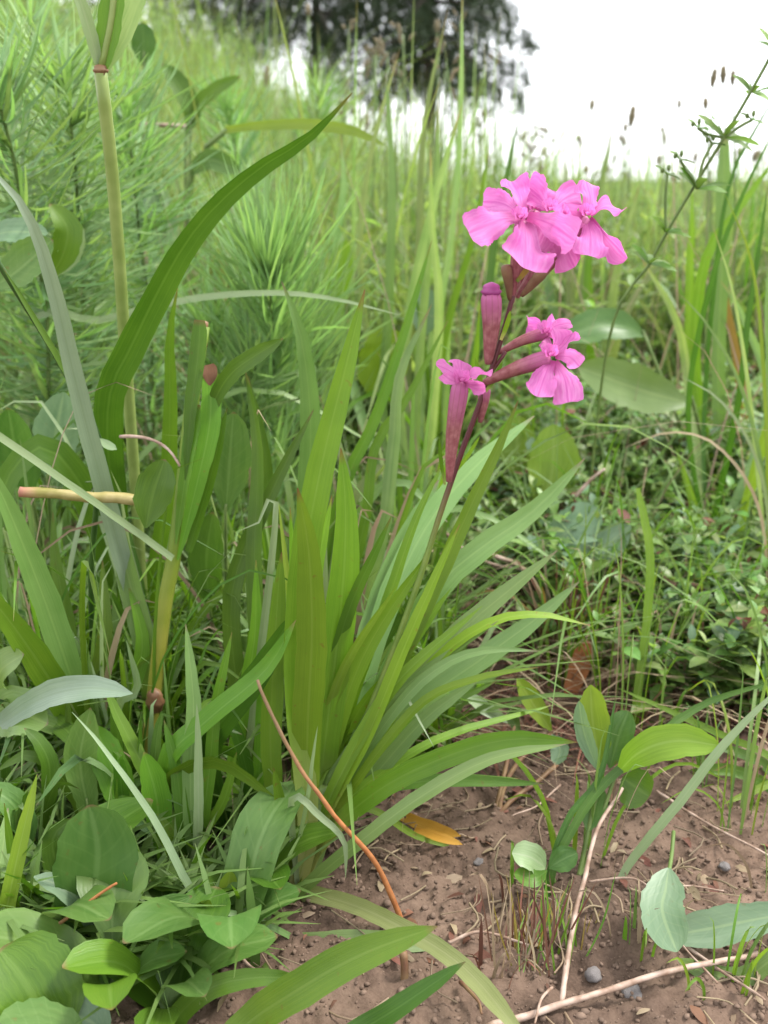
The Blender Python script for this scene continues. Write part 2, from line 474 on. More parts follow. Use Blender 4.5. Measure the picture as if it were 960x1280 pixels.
def add_obj(name, me, parent=None, loc=None):
    o = bpy.data.objects.new(name, me)
    COL.objects.link(o)
    if parent is not None:
        o.parent = parent
    if loc is not None:
        o.location = loc
    return o


def ribbon(C, W, nor, nc=5, fold=.22, wave=0.0, seed=0, cup=0.0, irr=True):
    """leaf surface along centre line C with half widths W/2 and face normals nor (n,3); V-fold, wavy margin"""
    n = len(C)
    T = unit(np.gradient(C, axis=0))
    S = unit(np.cross(T, nor))
    Nn = unit(np.cross(S, T))
    us = np.linspace(-1, 1, nc)
    v = np.linspace(0, 1, n)
    V = np.zeros((n, nc, 3)); UV = np.zeros((n, nc, 2))
    for j, u in enumerate(us):
        lift = fold * abs(u) * W / 2 + cup * (u * u) * W / 2
        if wave:
            lift = lift + wave * W * np.sin(v * (9 + seed % 4) + (2.2 if u > 0 else 0) + seed) * abs(u) ** 2
        jit = 1 + (.075 * np.sin(v * (17 + seed % 5) + seed * 1.7 + 3 * (u > 0)) * np.sin(v * 41 + seed) if irr else 0)
        V[:, j] = C + S * (u * W / 2 * jit)[:, None] + Nn * lift[:, None]
        UV[:, j, 0] = .5 + u / 2; UV[:, j, 1] = v
    idx = np.arange(n * nc).reshape(n, nc)
    Q = np.stack([idx[:-1, :-1], idx[:-1, 1:], idx[1:, 1:], idx[1:, :-1]], -1).reshape(-1, 4)
    return V.reshape(-1, 3), Q, UV.reshape(-1, 2)


def tube(C, rad, ns=8, ribs=0, ribamp=.12, cap=True):
    n = len(C)
    T = unit(np.gradient(C, axis=0))
    ref = np.array([0, 0, 1.0]) if abs(T[0][2]) < .9 else np.array([1.0, 0, 0])
    A = unit(np.cross(T[0], ref)); fr = []
    for i in range(n):
        A = unit(A - T[i] * np.dot(A, T[i])); fr.append((A, np.cross(T[i], A)))
    V = []; UV = []
    for i in range(n):
        a, b = fr[i]
        for j in range(ns):
            th = 2 * math.pi * j / ns
            r = rad[i] * (1 + (ribamp * math.cos(ribs * th) if ribs else 0))
            V.append(C[i] + (a * math.cos(th) + b * math.sin(th)) * r); UV.append((j / ns, i / (n - 1)))
    Q = []
    for i in range(n - 1):
        for j in range(ns):
            k = (j + 1) % ns
            Q.append((i * ns + j, i * ns + k, (i + 1) * ns + k, (i + 1) * ns + j))
    if cap:
        for i, flip in ((0, True), (n - 1, False)):
            c = len(V); V.append(C[i] + T[i] * (rad[i] * .25 * (1 if not flip else -1))); UV.append((.5, i / (n - 1)))
            for j in range(0, ns, 2):
                q = (i * ns + j, i * ns + (j + 1) % ns, i * ns + (j + 2) % ns, c)
                Q.append(q[::-1] if flip else q)
    return np.array(V), Q, np.array(UV)


def frames_rot(nor, T, deg):
    a = np.deg2rad(np.asarray(deg, float))
    if a.ndim == 0:
        a = np.full(len(T), float(a))
    c, s = np.cos(a)[:, None], np.sin(a)[:, None]
    return nor * c + np.cross(T, nor) * s + T * (np.sum(T * nor, 1, keepdims=True)) * (1 - c)


COUNT = [0]


class Plant:
    def __init__(self, name, label, cat, base, group=None):
        self.o = bpy.data.objects.new(name, None)
        self.o.empty_display_size = .01
        COL.objects.link(self.o)
        self.b = np.asarray(base, float)
        self.o.location = self.b
        self.o['label'] = label; self.o['category'] = cat
        if group:
            self.o['group'] = group

    def pts(self, pts, Y, root=False):
        n = len(pts)
        if Y == 'g':      # lying on the ground
            P = []
            for k, (x, y) in enumerate(pts):
                c = gnd(x, y)
                c[2] += relief(c[0], c[1])
                P.append(c + unit(CAMP - c) * (.004 + .003 * ((k * 7) % 3)))
            return np.array(P), None
        if isinstance(Y, (int, float)):
            Ys = [Y] * n
        elif len(Y) == n and n != 2:
            Ys = list(Y)
        else:
            # spread along the drawn length
            L = [0]
            for a, b in zip(pts[:-1], pts[1:]):
                L.append(L[-1] + math.hypot(b[0] - a[0], b[1] - a[1]))
            Ys = [Y[0] + (Y[-1] - Y[0]) * l / L[-1] for l in L]
        P = [at(x, y, q) for (x, y), q in zip(pts, Ys)]
        if root:
            P = [self.b + np.array([random.uniform(-.004, .004), random.uniform(-.004, .004), -.004])] + P
        return np.array(P), Ys

    def leaf(self, pts, Y, w, pr='grass', mat='blade', roll=None, fold=.22, name='leaf', root=False, n=16, nc=5,
             wave=.03, cup=0., parent=None, twist=0., label=None):
        COUNT[0] += 1
        P, Ys = self.pts(pts, Y, root)
        C = spline(P, n)
        if roll is None:
            roll = random.uniform(-28, 28)
        depth = (C - CAMP) @ FWD
        W = w * depth.mean() / F / max(.35, math.cos(R(roll))) * prof(pr, np.linspace(0, 1, n + 1))
        T = unit(np.gradient(C, axis=0))
        nor = unit(CAMP - C)
        # a leaf faces the sky as well as the viewer
        nor = unit(nor + np.array([0, 0, .35]))
        rolls = roll + twist * (np.linspace(0, 1, n + 1) - .5)
        nor = frames_rot(nor, T, rolls)
        V, Q, UV = ribbon(C, W, nor, nc, fold, wave, COUNT[0], cup)
        me = make_mesh(name, V - self.b, Q, M[mat], UV)
        o = add_obj(name, me, parent or self.o)
        if label:
            o['label'] = label
        return o

    def stem(self, pts, Y, w, mat='gstem', name='stem', root=False, n=18, ns=8, taper=1.0, ribs=0, parent=None, shape=None, ribamp=.12, wob=0.):
        P, Ys = self.pts(pts, Y, root)
        C = spline(P, n)
        depth = ((C - CAMP) @ FWD).mean()
        t = np.linspace(0, 1, n + 1)
        r = w * depth / F / 2 * (1 + (taper - 1) * t)
        if shape is not None:
            r = w * depth / F / 2 * np.interp(t, [a for a, _ in shape], [b for _, b in shape])
        if wob:
            for i in range(1, n):
                nv = noise.noise_vector(Vector(C[i] * 60)); C[i] += np.array(nv) * r[i] * wob
                r[i] *= 1 + .22 * noise.noise(Vector(C[i] * 260))
        V, Q, UV = tube(C, r, ns, ribs, ribamp)
        me = make_mesh(name, V - self.b, Q, M[mat], UV)
        return add_obj(name, me, parent or self.o)

    def blob(self, px, py, Y, w, h, mat, name, seed=0, axis=None, parent=None):
        """small lumpy knob: node, seed head, bud"""
        c = at(px, py, Y); k = ((c - CAMP) @ FWD) / F
        C = spline([c - np.array([0, 0, h * k / 2]), c, c + np.array([0, 0, h * k / 2])] if axis is None else
                   [c - axis * h * k / 2, c, c + axis * h * k / 2], 8)
        t = np.linspace(0, 1, 9)
        r = w * k / 2 * np.sqrt(np.maximum(.04, 1 - (2 * t - 1) ** 2)) * (1 + .12 * np.sin(t * 17 + seed))
        V, Q, UV = tube(C, r, 8, 3, .1)
        me = make_mesh(name, V - self.b, Q, M[mat], UV)
        return add_obj(name, me, parent or self.o)


# ================================================================== THE SETTING
def axis_coords(fine0, fine1, step, lo, hi, g=1.13):
    a = list(np.arange(fine0, fine1 + 1e-9, step))
    s, x = step, fine1
    while x < hi:
        s *= g; x += s; a.append(x)
    s, x = step, fine0
    while x > lo:
        s *= g; x -= s; a.insert(0, x)
    return np.array(a)


gx = axis_coords(-.12, .32, .0017, -300, 300)
gy = axis_coords(.25, .56, .0017, -3, 600)
XX, YY = np.meshgrid(gx, gy)
ZZ = np.array([[lay(x, y) + (relief(x, y) if (-1.2 < x < 1.4 and y < 2.5) else 0) for x in gx] for y in gy])
idx = np.arange(XX.size).reshape(XX.shape)
GQ = np.stack([idx[:-1, :-1], idx[:-1, 1:], idx[1:, 1:], idx[1:, :-1]], -1).reshape(-1, 4)
g = add_obj('ground', make_mesh('ground', np.stack([XX, YY, ZZ], -1).reshape(-1, 3), GQ, M['soil']))
g['kind'] = 'structure'
g['label'] = 'bare brown crumbly soil running into meadow ground'


def ghit(x, y):
    return np.array([x, y, lay(x, y)])


def place_px(px, Y):
    """ground point in the plane Y below pixel column px"""
    z = 0
    d = ray(px, 700)
    x = (px - 480) / F * (Y * math.cos(PITCH) + (CAM_H) * math.sin(PITCH))
    return ghit(x, Y)


# ---- soil crumbs (nobody could count them)
def crumbs(n, mat, name, xr, yr, s0, s1, label, cat, power=2.5):
    import bmesh
    bm = bmesh.new(); bmesh.ops.create_icosphere(bm, subdivisions=1, radius=1)
    bm.verts.ensure_lookup_table()
    base = np.array([v.co for v in bm.verts]); tri = np.array([[v.index for v in f.verts] for f in bm.faces]); bm.free()
    lumps = []
    for k in range(14):
        r_ = np.array([1 + .55 * noise.noise(Vector(v) * 1.4 + Vector((k * 9, 0, 0))) + .4 * noise.noise(Vector(v) * 3.1 + Vector((0, k * 5, 0))) for v in base])
        lumps.append(base * r_[:, None])
    nb = len(base)
    Vs, Fs, Ts = [], [], []
    for i in range(n):
        x = random.uniform(*xr); y = random.uniform(*yr)
        s = s0 + (s1 - s0) * random.random() ** power
        rot = np.array(Matrix.Rotation(random.uniform(0, 6.3), 3, Vector(rng.normal(size=3)).normalized()))
        v = (lumps[i % 14] * rng.uniform(.75, 1.25, (1, 3)) * s) @ rot.T
        v = v * np.array([1.1, 1.1, .75]) + np.array([x, y, lay(x, y) + relief(x, y) + s * .1])
        Fs.append(tri + i * nb); Vs.append(v); Ts.append(np.full(nb, random.random()))
    o = add_obj(name, make_mesh(name, np.vstack(Vs), np.vstack(Fs), M[mat], tint=np.concatenate(Ts)))
    o['kind'] = 'stuff'; o['label'] = label; o['category'] = cat
    return o


crumbs(14000, 'crumb', 'soil_crumbs', (-.09, .28), (.25, .54), .00025, .0015, 'loose crumbs of brown soil on the bare patch', 'soil', 3.6)

# ---- meadow grass (far): uncountable
def many_blades(roots, h, w, lean, az, nseg=4, curve=1.6, faceaz=None):
    n = len(roots)
    t = np.linspace(0, 1, nseg + 1)
    d = np.stack([np.cos(az), np.sin(az), np.zeros(n)], 1)
    C = roots[:, None, :] + d[:, None, :] * (lean * h)[:, None, None] * (t ** curve)[None, :, None]
    C[:, :, 2] += h[:, None] * (t - .35 * np.clip(lean, 0, 1.5)[:, None] * t ** 2.6)
    fa = az + np.pi / 2 + rng.normal(0, .7, n) if faceaz is None else faceaz
    S = np.stack([np.cos(fa), np.sin(fa), np.zeros(n)], 1)
    pr = np.interp(t, [0, .3, .7, .9, 1], [.7, 1, .75, .4, .05])
    hw = w[:, None] * pr[None] / 2
    L = C - S[:, None] * hw[..., None]; Rr = C + S[:, None] * hw[..., None]
    V = np.stack([L, Rr], 2).reshape(-1, 3)
    UV = np.zeros((n, nseg + 1, 2, 2)); UV[:, :, 1, 0] = 1; UV[..., 1] = t[None, :, None]
    k = (np.arange(n) * (nseg + 1) * 2)[:, None] + (np.arange(nseg) * 2)[None]
    Q = np.stack([k, k + 1, k + 3, k + 2], -1).reshape(-1, 4)
    tint = np.repeat(rng.random(n), (nseg + 1) * 2)
    return V, Q, UV.reshape(-1, 2), tint


def meadow(name, n, y0, y1, pxr, hr, wr, mat, label, mask=None, lean=.5, cat='grass', ypow=1.6, nseg=4):
    u = rng.random(n)
    y = y0 + (y1 - y0) * u ** ypow
    px = rng.uniform(pxr[0], pxr[1], n)
    x = (px - 480) / F * (y * .95 + .09)
    if mask is not None:
        k = mask(px, y); x, y, px = x[k], y[k], px[k]
    n = len(x)
    z = np.array([lay(a, b) - .004 for a, b in zip(x, y)])
    clump = np.array([noise.noise(Vector((a * 6, b * 3, 3))) for a, b in zip(x, y)])
    h = rng.uniform(hr[0], hr[1], n) * (1 + .35 * clump)
    w = rng.uniform(wr[0], wr[1], n)
    le = np.abs(rng.normal(lean, .38, n))
    az = rng.uniform(0, 2 * np.pi, n)
    V, Q, UV, T = many_blades(np.stack([x, y, z], 1), h, w, le, az, nseg)
    o = add_obj(name, make_mesh(name, V, Q, M[mat], UV, T))
    o['kind'] = 'stuff'; o['label'] = label; o['category'] = cat
    return o


def right_low(px, y):      # keep the low ground-cover bank free of tall grass
    return ~((px > 560) & (y < 1.15))


meadow('meadow_grass', 30000, .95, 9.0, (-60, 1020), (.13, .27), (.0022, .0052), 'meadow', 'pale green meadow grass filling the middle distance up to the skyline', right_low)
meadow('tall_meadow_grass', 5200, 1.2, 7.0, (-60, 1020), (.25, .38), (.0018, .0042), 'meadow', 'taller thin meadow blades poking above the skyline', right_low, .25)
meadow('right_tall_grass', 1700, 1.15, 3.6, (600, 1020), (.22, .37), (.0012, .0030), 'meadow', 'fine tall grass standing into the white sky on the right', None, .35, ypow=1.2, nseg=5)
meadow('far_grass', 22000, 6.0, 28.0, (-60, 1020), (.20, .40), (.007, .014), 'meadow', 'far meadow grass along the skyline under white sky', None, nseg=3)
meadow('undergrowth_grass', 5200, .44, 1.0, (-60, 560), (.03, .12), (.0018, .0045), 'blade', 'short green grass growing between the taller blades', None, .6)
meadow('foot_grass', 1100, .30, .44, (-60, 330), (.015, .065), (.002, .0045), 'blade', 'short green grass at the foot of the left hand plants', None, .8)
meadow('dry_thatch', 1500, .44, 1.1, (-60, 560), (.02, .08), (.0008, .0018), 'dry', 'pale dry grass thatch lying under the green growth', None, 1.6, cat='thatch')
meadow('rust_litter', 1500, .445, .66, (520, 1000), (.008, .035), (.0009, .0022), 'rust', 'dark rusty plant litter at the foot of the bank', None, 1.8, cat='litter', ypow=1.0)
meadow('thin_bank_grass', 800, .50, 1.2, (640, 1000), (.04, .16), (.0010, .0026), 'blade', 'fine grass blades standing in the ground cover', None, .8, ypow=1.0)
meadow('dry_litter', 800, .48, 1.1, (560, 1000), (.03, .09), (.0006, .0014), 'dry', 'thin dry straws among the ground cover', None, 1.4, cat='thatch')

# ================================================================== CONIFERS BEHIND THE MEADOW
def conifer(px, Y, height, spread, label, seed, clear=1.0, dens=1.0):
    rd = random.Random(seed)
    b = place_px(px, Y); b[2] -= .05
    p = Plant('conifer_tree', label, 'tree', b, 'conifers on the skyline')
    n = 14
    tz = np.linspace(0, height, n + 1)
    C = np.stack([np.sin(tz * .7 + seed) * .05, np.cos(tz * .5) * .05, tz], 1)
    V, Q, UV = tube(C, np.linspace(height * .008, .012, n + 1), 9, 3, .06)
    add_obj('trunk', make_mesh('trunk', V, Q, M['bark'], UV), p.o)
    Vs, Qs, Us, Ts = [], [], [], []
    off = 0
    z = clear
    tw_roots, tw_dir, tw_len = [], [], []
    while z < height - .2:
        nb = rd.randint(4, 6)
        a0 = rd.uniform(0, 6.3)
        for k in range(nb):
            a = a0 + k * 6.283 / nb + rd.uniform(-.3, .3)
            L = spread * (1 - (z / height)) ** .8 * rd.uniform(.75, 1.15) + .15
            t = np.linspace(0, 1, 9)
            dr = np.array([math.cos(a), math.sin(a), 0])
            B = np.array([0, 0, z]) + dr * (L * t)[:, None]
            B[:, 2] += L * (.16 * t - .62 * t ** 2 + .20 * t ** 4) + rd.uniform(-.05, .05)
            V, Q, UV = tube(B, np.linspace(.028, .005, 9) * (1 - z / height * .6), 5)
            add_obj('limb', make_mesh('limb', V, Q, M['bark'], UV), p.o)
            m = int(64 * dens * (1 if z < 4 else .3))
            for i in range(m):
                s = rd.uniform(.12, 1)
                q = B[0] * (1 - s) + B[-1] * s
                j = min(7, int(s * 8)); q = B[j] + (B[j + 1] - B[j]) * (s * 8 - j)
                side = np.array([-dr[1], dr[0], 0]) * rd.choice((-1, 1))
                dvec = side * rd.uniform(.2, 1) + dr * rd.uniform(-.1, .6) + np.array([0, 0, -rd.uniform(.7, 2.2)])
                tw_roots.append(q); tw_dir.append(dvec / np.linalg.norm(dvec)); tw_len.append(rd.uniform(.16, .48) * (1.15 - .5 * s) * min(1.2, spread))
        z += rd.uniform(.22, .34)
    # each twig carries a plume of short needle sprays
    rt = np.array(tw_roots); dv = np.array(tw_dir); ln = np.array(tw_len)
    S = 15
    u = rng.random((len(rt), S)) ** .8
    P0 = rt[:, None] + dv[:, None] * (u * ln[:, None])[..., None]
    P0[..., 2] -= .10 * (u ** 2) * ln[:, None]
    nd = unit(dv[:, None] * .9 + rng.normal(0, .65, P0.shape))
    sl = rng.uniform(.035, .085, u.shape)
    P1 = P0 + nd * sl[..., None]
    sd = unit(np.cross(nd, rng.normal(0, 1, P0.shape))) * (rng.uniform(.006, .013, u.shape))[..., None]
    mid = (P0 + P1) / 2
    V = np.stack([P0, mid + sd, P1, mid - sd], 2).reshape(-1, 3)
    Q = np.arange(len(V)).reshape(-1, 4)
    UV = np.tile(np.array([(.5, 0), (1, .5), (.5, .9), (0, .5)]), (len(Q), 1))
    T = np.repeat(rng.random(len(Q)), 4)
    o = add_obj('crown', make_mesh('crown', V, Q, M['needle'], UV, T), p.o)
    o['kind'] = 'stuff'
    return p


conifer(540, 11.5, 8.5, 1.25, 'dark drooping conifer whose edge meets the open white sky', 3, 1.5, 1.25)
conifer(400, 13.0, 9.5, 1.5, 'dark conifer in the gap behind the curved grass blade tip', 5, 1.6, 1.1)
conifer(262, 15.0, 9.0, 1.2, 'thin conifer behind the small two-leaved herb, white sky between its branches', 9, 1.7, .8)
conifer(50, 12.0, 9.0, 1.3, 'dark conifer behind the feathery spurge and the jointed culm', 12, 1.6, .9)

# ================================================================== THE PINK CATCHFLY
CB = gnd(368, 1108)
cf = Plant('catchfly_plant', 'pink catchfly with two flower clusters above a tuft of long green leaves', 'flower', CB)
yb = CB[1]
# long leaves of the rosette: (path, depths, width px, profile, material, roll)
for a in [
    ([(440, 905), (480, 770), (535, 655), (598, 580), (668, 520)], (.375, .47), 44, 'lance', 'glau', -12),
    ([(430, 930), (462, 800), (500, 690), (548, 600)], (.375, .45), 46, 'lance2', 'glau', 18),
    ([(385, 1040), (372, 880), (376, 730), (400, 590), (432, 460), (456, 362)], (yb, .37), 46, 'lance2', 'leaf', 12),
    ([(380, 1050), (385, 900), (390, 790), (386, 690), (372, 610)], (.35, .345), 50, 'lance2', 'leaf', -10),
    ([(392, 1040), (412, 880), (428, 740), (432, 640), (426, 560)], (.36, .37), 50, 'lance2', 'leaf', 14),
    ([(350, 1060), (338, 930), (345, 780), (352, 690)], (.352, .38), 34, 'lance2', 'leaf', 25),
    ([(398, 1030), (440, 880), (482, 760), (520, 650), (556, 575)], (.36, .40), 20, 'lance2', 'leaf', -30),
    ([(400, 1035), (470, 890), (535, 750), (585, 640), (625, 555), (648, 500)], (.355, .39), 26, 'lance2', 'leaf', 20),
    ([(396, 1045), (455, 930), (505, 810), (545, 720), (575, 655)], (.35, .36), 22, 'lance2', 'leaf', -20),
    ([(392, 1055), (462, 890), (540, 745), (592, 692), (665, 640), (731, 573)], (.36, .40), 40, 'lance', 'glau', 14),
    ([(400, 1045), (480, 900), (565, 800), (640, 735), (697, 688)], (.36, .385), 36, 'lance', 'glau', -10),
    ([(410, 1030), (500, 900), (600, 825), (672, 772), (724, 727)], (.37, .42), 36, 'lance', 'glau', 10),
    ([(420, 1005), (525, 850), (600, 785), (668, 768), (738, 782)], (.36, .365), 20, 'lance2', 'leaf', -25),
    ([(415, 1010), (500, 880), (560, 828), (615, 812), (672, 814)], (.355, .36), 18, 'lance2', 'glau', 10),
    ([(418, 1020), (515, 890), (590, 850), (674, 834)], (.352, .35), 17, 'lance2', 'leaf', -20),
    ([(405, 1050), (455, 985), (530, 900), (600, 848)], (.36, .375), 26, 'lance2', 'glau', 22),
    ([(395, 1060), (470, 990), (560, 945), (640, 924), (722, 928)], (.352, .33), 34, 'lance2', 'leaf', 18),
    ([(345, 1140), (430, 1068), (520, 1000), (610, 950), (708, 930)], (.335, .325), 26, 'lance2', 'glau', -8),
    ([(385, 1065), (450, 1010), (520, 1045), (575, 1062)], (.358, .375), 12, 'lance2', 'leaf', 0),
    ([(365, 1000), (402, 1022), (430, 1052), (432, 1098)], (.335, .325), 12, 'lance2', 'pale', 10),
    ([(384, 1000), (390, 955), (397, 908)], (.335, .33), 7, 'lance2', 'pale', 0),
    ([(360, 1090), (352, 1020), (342, 960)], (.345, .34), 20, 'lance2', 'leaf', 15),
]:
    cf.leaf(a[0], a[1], a[2] * .76, a[3], a[4], a[5], root=True, n=22, name='leaf')
rd = random.Random(14)
for i in range(26):
    f = (i + rd.random()) / 26
    tx = 330 + 370 * f + rd.uniform(-20, 20)
    ty = 560 + 330 * max(0, f - .25) ** 1.1 * 1.2 + rd.uniform(20, 190)
    bx, by = 385 + rd.uniform(-16, 20), 1030 + rd.uniform(-20, 20)
    mx_, my_ = bx * .5 + tx * .5 + rd.uniform(-14, 4) - 18 * f, by * .45 + ty * .55 - 18 * f
    cf.leaf([(bx, by), (mx_, my_), (tx, ty)], (.358 + rd.uniform(-.008, .012), .36 + rd.uniform(-.01, .05)), rd.uniform(11, 20), rd.choice(['lance2', 'lance', 'grass']),
            rd.choice(['leaf', 'leaf', 'leaf', 'glau', 'blade', 'bright']), rd.uniform(-40, 40), root=True, n=18, name='leaf', twist=rd.uniform(-40, 40))
# pale old base of the rosette
cf.stem([(352, 1112), (378, 1060), (408, 985)], (.356, .358), 62, 'gstem', 'crown_base', n=10, ns=12, ribs=6,
        shape=[(0, .45), (.25, 1), (.7, .8), (1, .25)], ribamp=.1)
# flowering stem
cf.stem([(395, 1040), (470, 868), (522, 730), (551, 640), (577, 565), (604, 492), (626, 425), (646, 352)], (.355, .375), 9.5, 'fstem', 'flower_stem',
        n=30, taper=.62)
cf.stem([(600, 500), (612, 470), (632, 440)], (.372, .372), 5, 'fstem', 'stalk', n=6)

CALYX = [(0, .32), (.12, .5), (.45, .78), (.8, 1), (.95, .98), (1, .8)]


def flower(cal, Yc, wc, petals, name='flower'):
    f = cf.stem(cal, Yc, wc * .86, 'calyx', name, n=12, ns=20, ribs=10, shape=CALYX, ribamp=.07)
    for pts, Y, w, roll in petals:
        cf.leaf(pts, Y, w * .94, 'petal', 'petal', roll + [14, -22, 26, -12, -30][COUNT[0] % 5], fold=.06, name='petal', parent=f, n=20, nc=11, wave=.17, twist=[30, -24, 12, -36, 20][COUNT[0] % 5], cup=.14 + .34 * ((COUNT[0] * 7) % 5 - 2) / 2)
    # small paired scales at the throat
    e = petals[0][0][0]; Y0 = petals[0][1][0]
    for k in range(6):
        a = k * 1.047 + .3
        cf.leaf([(e[0] + 2 * math.cos(a), e[1] + 2 * math.sin(a)), (e[0] + 7 * math.cos(a), e[1] - 4 + 5 * math.sin(a)), (e[0] + 10 * math.cos(a), e[1] - 9 + 6 * math.sin(a))],
                (Y0 - .002, Y0 - .006 - .003 * math.sin(a)), 8, 'petal', 'petal', 0, fold=.3, name='throat_scale', parent=f, n=6, nc=3, wave=.1)
    return f


# upper cluster
flower([(640, 378), (645, 330), (652, 276)], (.375, .372), 20, [
    ([(650, 272), (622, 276), (586, 291)], (.372, .357), 50, 8),
    ([(655, 274), (657, 300), (655, 335)], (.372, .350), 54, -6),
    ([(660, 270), (690, 281), (719, 301)], (.372, .356), 40, 18),
    ([(648, 265), (626, 254), (604, 252)], (.374, .385), 38, 20),
    ([(653, 262), (649, 244), (640, 227)], (.374, .39), 36, -14)])
flower([(646, 372), (668, 335), (690, 268)], (.377, .379), 20, [
    ([(688, 262), (674, 246), (659, 234)], (.379, .39), 40, 10),
    ([(693, 260), (706, 248), (724, 240)], (.379, .39), 40, -18),
    ([(694, 266), (704, 278), (712, 262)], (.379, .366), 34, 12),
    ([(692, 268), (703, 300), (718, 334)], (.379, .372), 30, 20),
    ([(688, 268), (680, 290), (672, 308)], (.379, .372), 34, -12)])
flower([(652, 368), (690, 328), (733, 272)], (.38, .378), 20, [
    ([(734, 268), (738, 248), (733, 227)], (.378, .385), 30, 20),
    ([(737, 268), (756, 260), (777, 263)], (.378, .38), 30, -25),
    ([(738, 272), (757, 294), (784, 323)], (.378, .37), 17, 30),
    ([(735, 274), (738, 296), (738, 320)], (.378, .362), 44, 6),
    ([(730, 270), (716, 276), (698, 280)], (.378, .366), 38, -10)])
flower([(650, 366), (655, 320), (668, 264)], (.384, .392), 20, [
    ([(668, 260), (655, 246), (648, 236)], (.392, .40), 34, 10),
    ([(668, 258), (676, 242), (684, 234)], (.392, .40), 36, -10),
    ([(670, 262), (690, 250), (700, 246)], (.392, .395), 34, 12),
    ([(668, 264), (672, 280), (682, 296)], (.392, .385), 34, -12),
    ([(666, 262), (646, 268), (630, 272)], (.392, .39), 34, 14)])
# lower cluster, right
flower([(602, 480), (642, 462), (686, 447)], (.37, .36), 24, [
    ([(688, 444), (694, 424), (690, 408)], (.36, .366), 22, 30),
    ([(690, 444), (706, 430), (716, 416)], (.36, .364), 26, -35),
    ([(689, 450), (682, 468), (672, 496)], (.36, .350), 38, 22),
    ([(693, 452), (706, 474), (710, 503)], (.36, .348), 42, -10),
    ([(694, 446), (712, 446), (724, 458)], (.36, .352), 24, 40)])
flower([(622, 442), (652, 426), (683, 416)], (.375, .378), 17, [
    ([(682, 415), (698, 406), (714, 404)], (.378, .382), 17, 20),
    ([(681, 414), (672, 406), (660, 404)], (.378, .385), 16, -20),
    ([(684, 417), (696, 420), (706, 428)], (.378, .37), 20, 10),
    ([(682, 418), (684, 430), (680, 442)], (.378, .37), 20, 10),
    ([(680, 416), (690, 404), (694, 400)], (.378, .39), 18, -10)])
# lower cluster, left: seen edge-on
flower([(561, 602), (566, 545), (576, 478)], (.362, .36), 25, [
    ([(577, 476), (563, 464), (545, 456)], (.36, .352), 17, 35),
    ([(578, 475), (577, 463), (577, 451)], (.36, .37), 30, 10),
    ([(580, 476), (597, 467), (614, 470)], (.36, .357), 21, -25),
    ([(579, 478), (592, 481), (606, 481)], (.36, .35), 14, 25),
    ([(577, 478), (566, 476), (553, 468)], (.36, .349), 14, -20)])
# bud and small calyx
bud = cf.stem([(610, 455), (614, 410), (614, 366)], (.37, .368), 25, 'calyx', 'flower_bud', n=12, ns=20, ribs=10, shape=CALYX, ribamp=.07)
cf.blob(614, 364, .368, 25, 22, 'budtip', 'bud_tip', parent=bud)
cf.stem([(600, 528), (604, 505), (606, 484)], (.372, .372), 15, 'calyx', 'flower_bud', n=8, ns=16, ribs=8, shape=CALYX, ribamp=.07)
cf.stem([(637, 375), (636, 355), (632, 332)], (.374, .372), 14, 'rstem', 'flower_bud', n=8, ns=12, shape=CALYX)
cf.stem([(652, 370), (668, 352), (680, 338)], (.372, .368), 15, 'rstem', 'flower_bud', n=8, ns=12, shape=CALYX)
for q in [([(604, 490), (598, 466), (594, 448)], 6), ([(607, 490), (620, 470), (628, 452)], 6), ([(556, 606), (551, 575), (549, 548)], 5),
          ([(646, 352), (658, 338), (664, 330)], 7), ([(626, 425), (634, 405), (638, 388)], 6), ([(560, 600), (583, 572), (600, 545)], 5)]:
    cf.leaf(q[0], (.37, .366), q[1], 'lance2', 'ochre' if q[1] == 7 else 'leaf', 10, name='bract', n=8, nc=3)

# ================================================================== GRASSES AND STALKS ON THE LEFT
p = Plant('grass_plant', 'yellowish jointed grass culm with broken brown tip and cut side shoot', 'grass', gnd(176, 1000))
yc = p.b[1]
p.stem([(182, 960), (191, 880), (205, 760), (218, 690), (229, 600), (240, 500), (253, 408)], (yc, .42), 20, 'yculm', 'culm', root=True, n=26, ns=10, taper=.85, ribs=5, ribamp=.05)
p.blob(194, 876, yc - .002, 23, 34, 'node', 'node')
p.stem([(251, 432), (253, 418), (256, 402)], (.42, .42), 17, 'node', 'dry_tip', n=6, taper=.55)
p.leaf([(222, 700), (240, 630), (262, 530), (262, 462)], (.405, .415), 24, 'sheath', 'blade', 20, name='leaf_sheath')
p.leaf([(262, 482), (262, 470), (259, 456)], (.414, .414), 20, 'sheath', 'rust', 20, name='dry_tip', n=6)
p.leaf([(236, 690), (262, 600), (284, 510)], (.41, .42), 16, 'grass', 'blade', -20)
p.leaf([(258, 520), (290, 466), (354, 423)], (.415, .41), 22, 'lance2', 'dark', 12)
p.leaf([(216, 698), (110, 622), (0, 546), (-40, 520)], (.40, .36), 9, 'even', 'pale', 0, n=18, nc=3)
p.stem([(204, 630), (190, 629), (150, 624), (110, 622), (66, 617), (24, 615)], (.398, .385), 15, 'cutstalk', 'cut_side_shoot', n=24, ns=10, taper=.85, ribs=5, ribamp=.06, wob=.35)
p.leaf([(182, 660), (190, 622), (206, 574)], (.385, .39), 46, 'oval', 'dark', 10)
p.leaf([(220, 680), (228, 620), (246, 505)], (.405, .412), 17, 'sheath', 'blade', -25, name='leaf_sheath')
p.leaf([(232, 600), (238, 520), (248, 440), (250, 400)], (.408, .414), 19, 'sheath', 'blade', -15, name='leaf_sheath')
p.stem([(150, 546), (168, 546), (190, 550), (210, 562), (226, 584)], (.42, .41), 4.5, 'twig', 'dry_tendril', n=14, wob=.6, taper=.8)

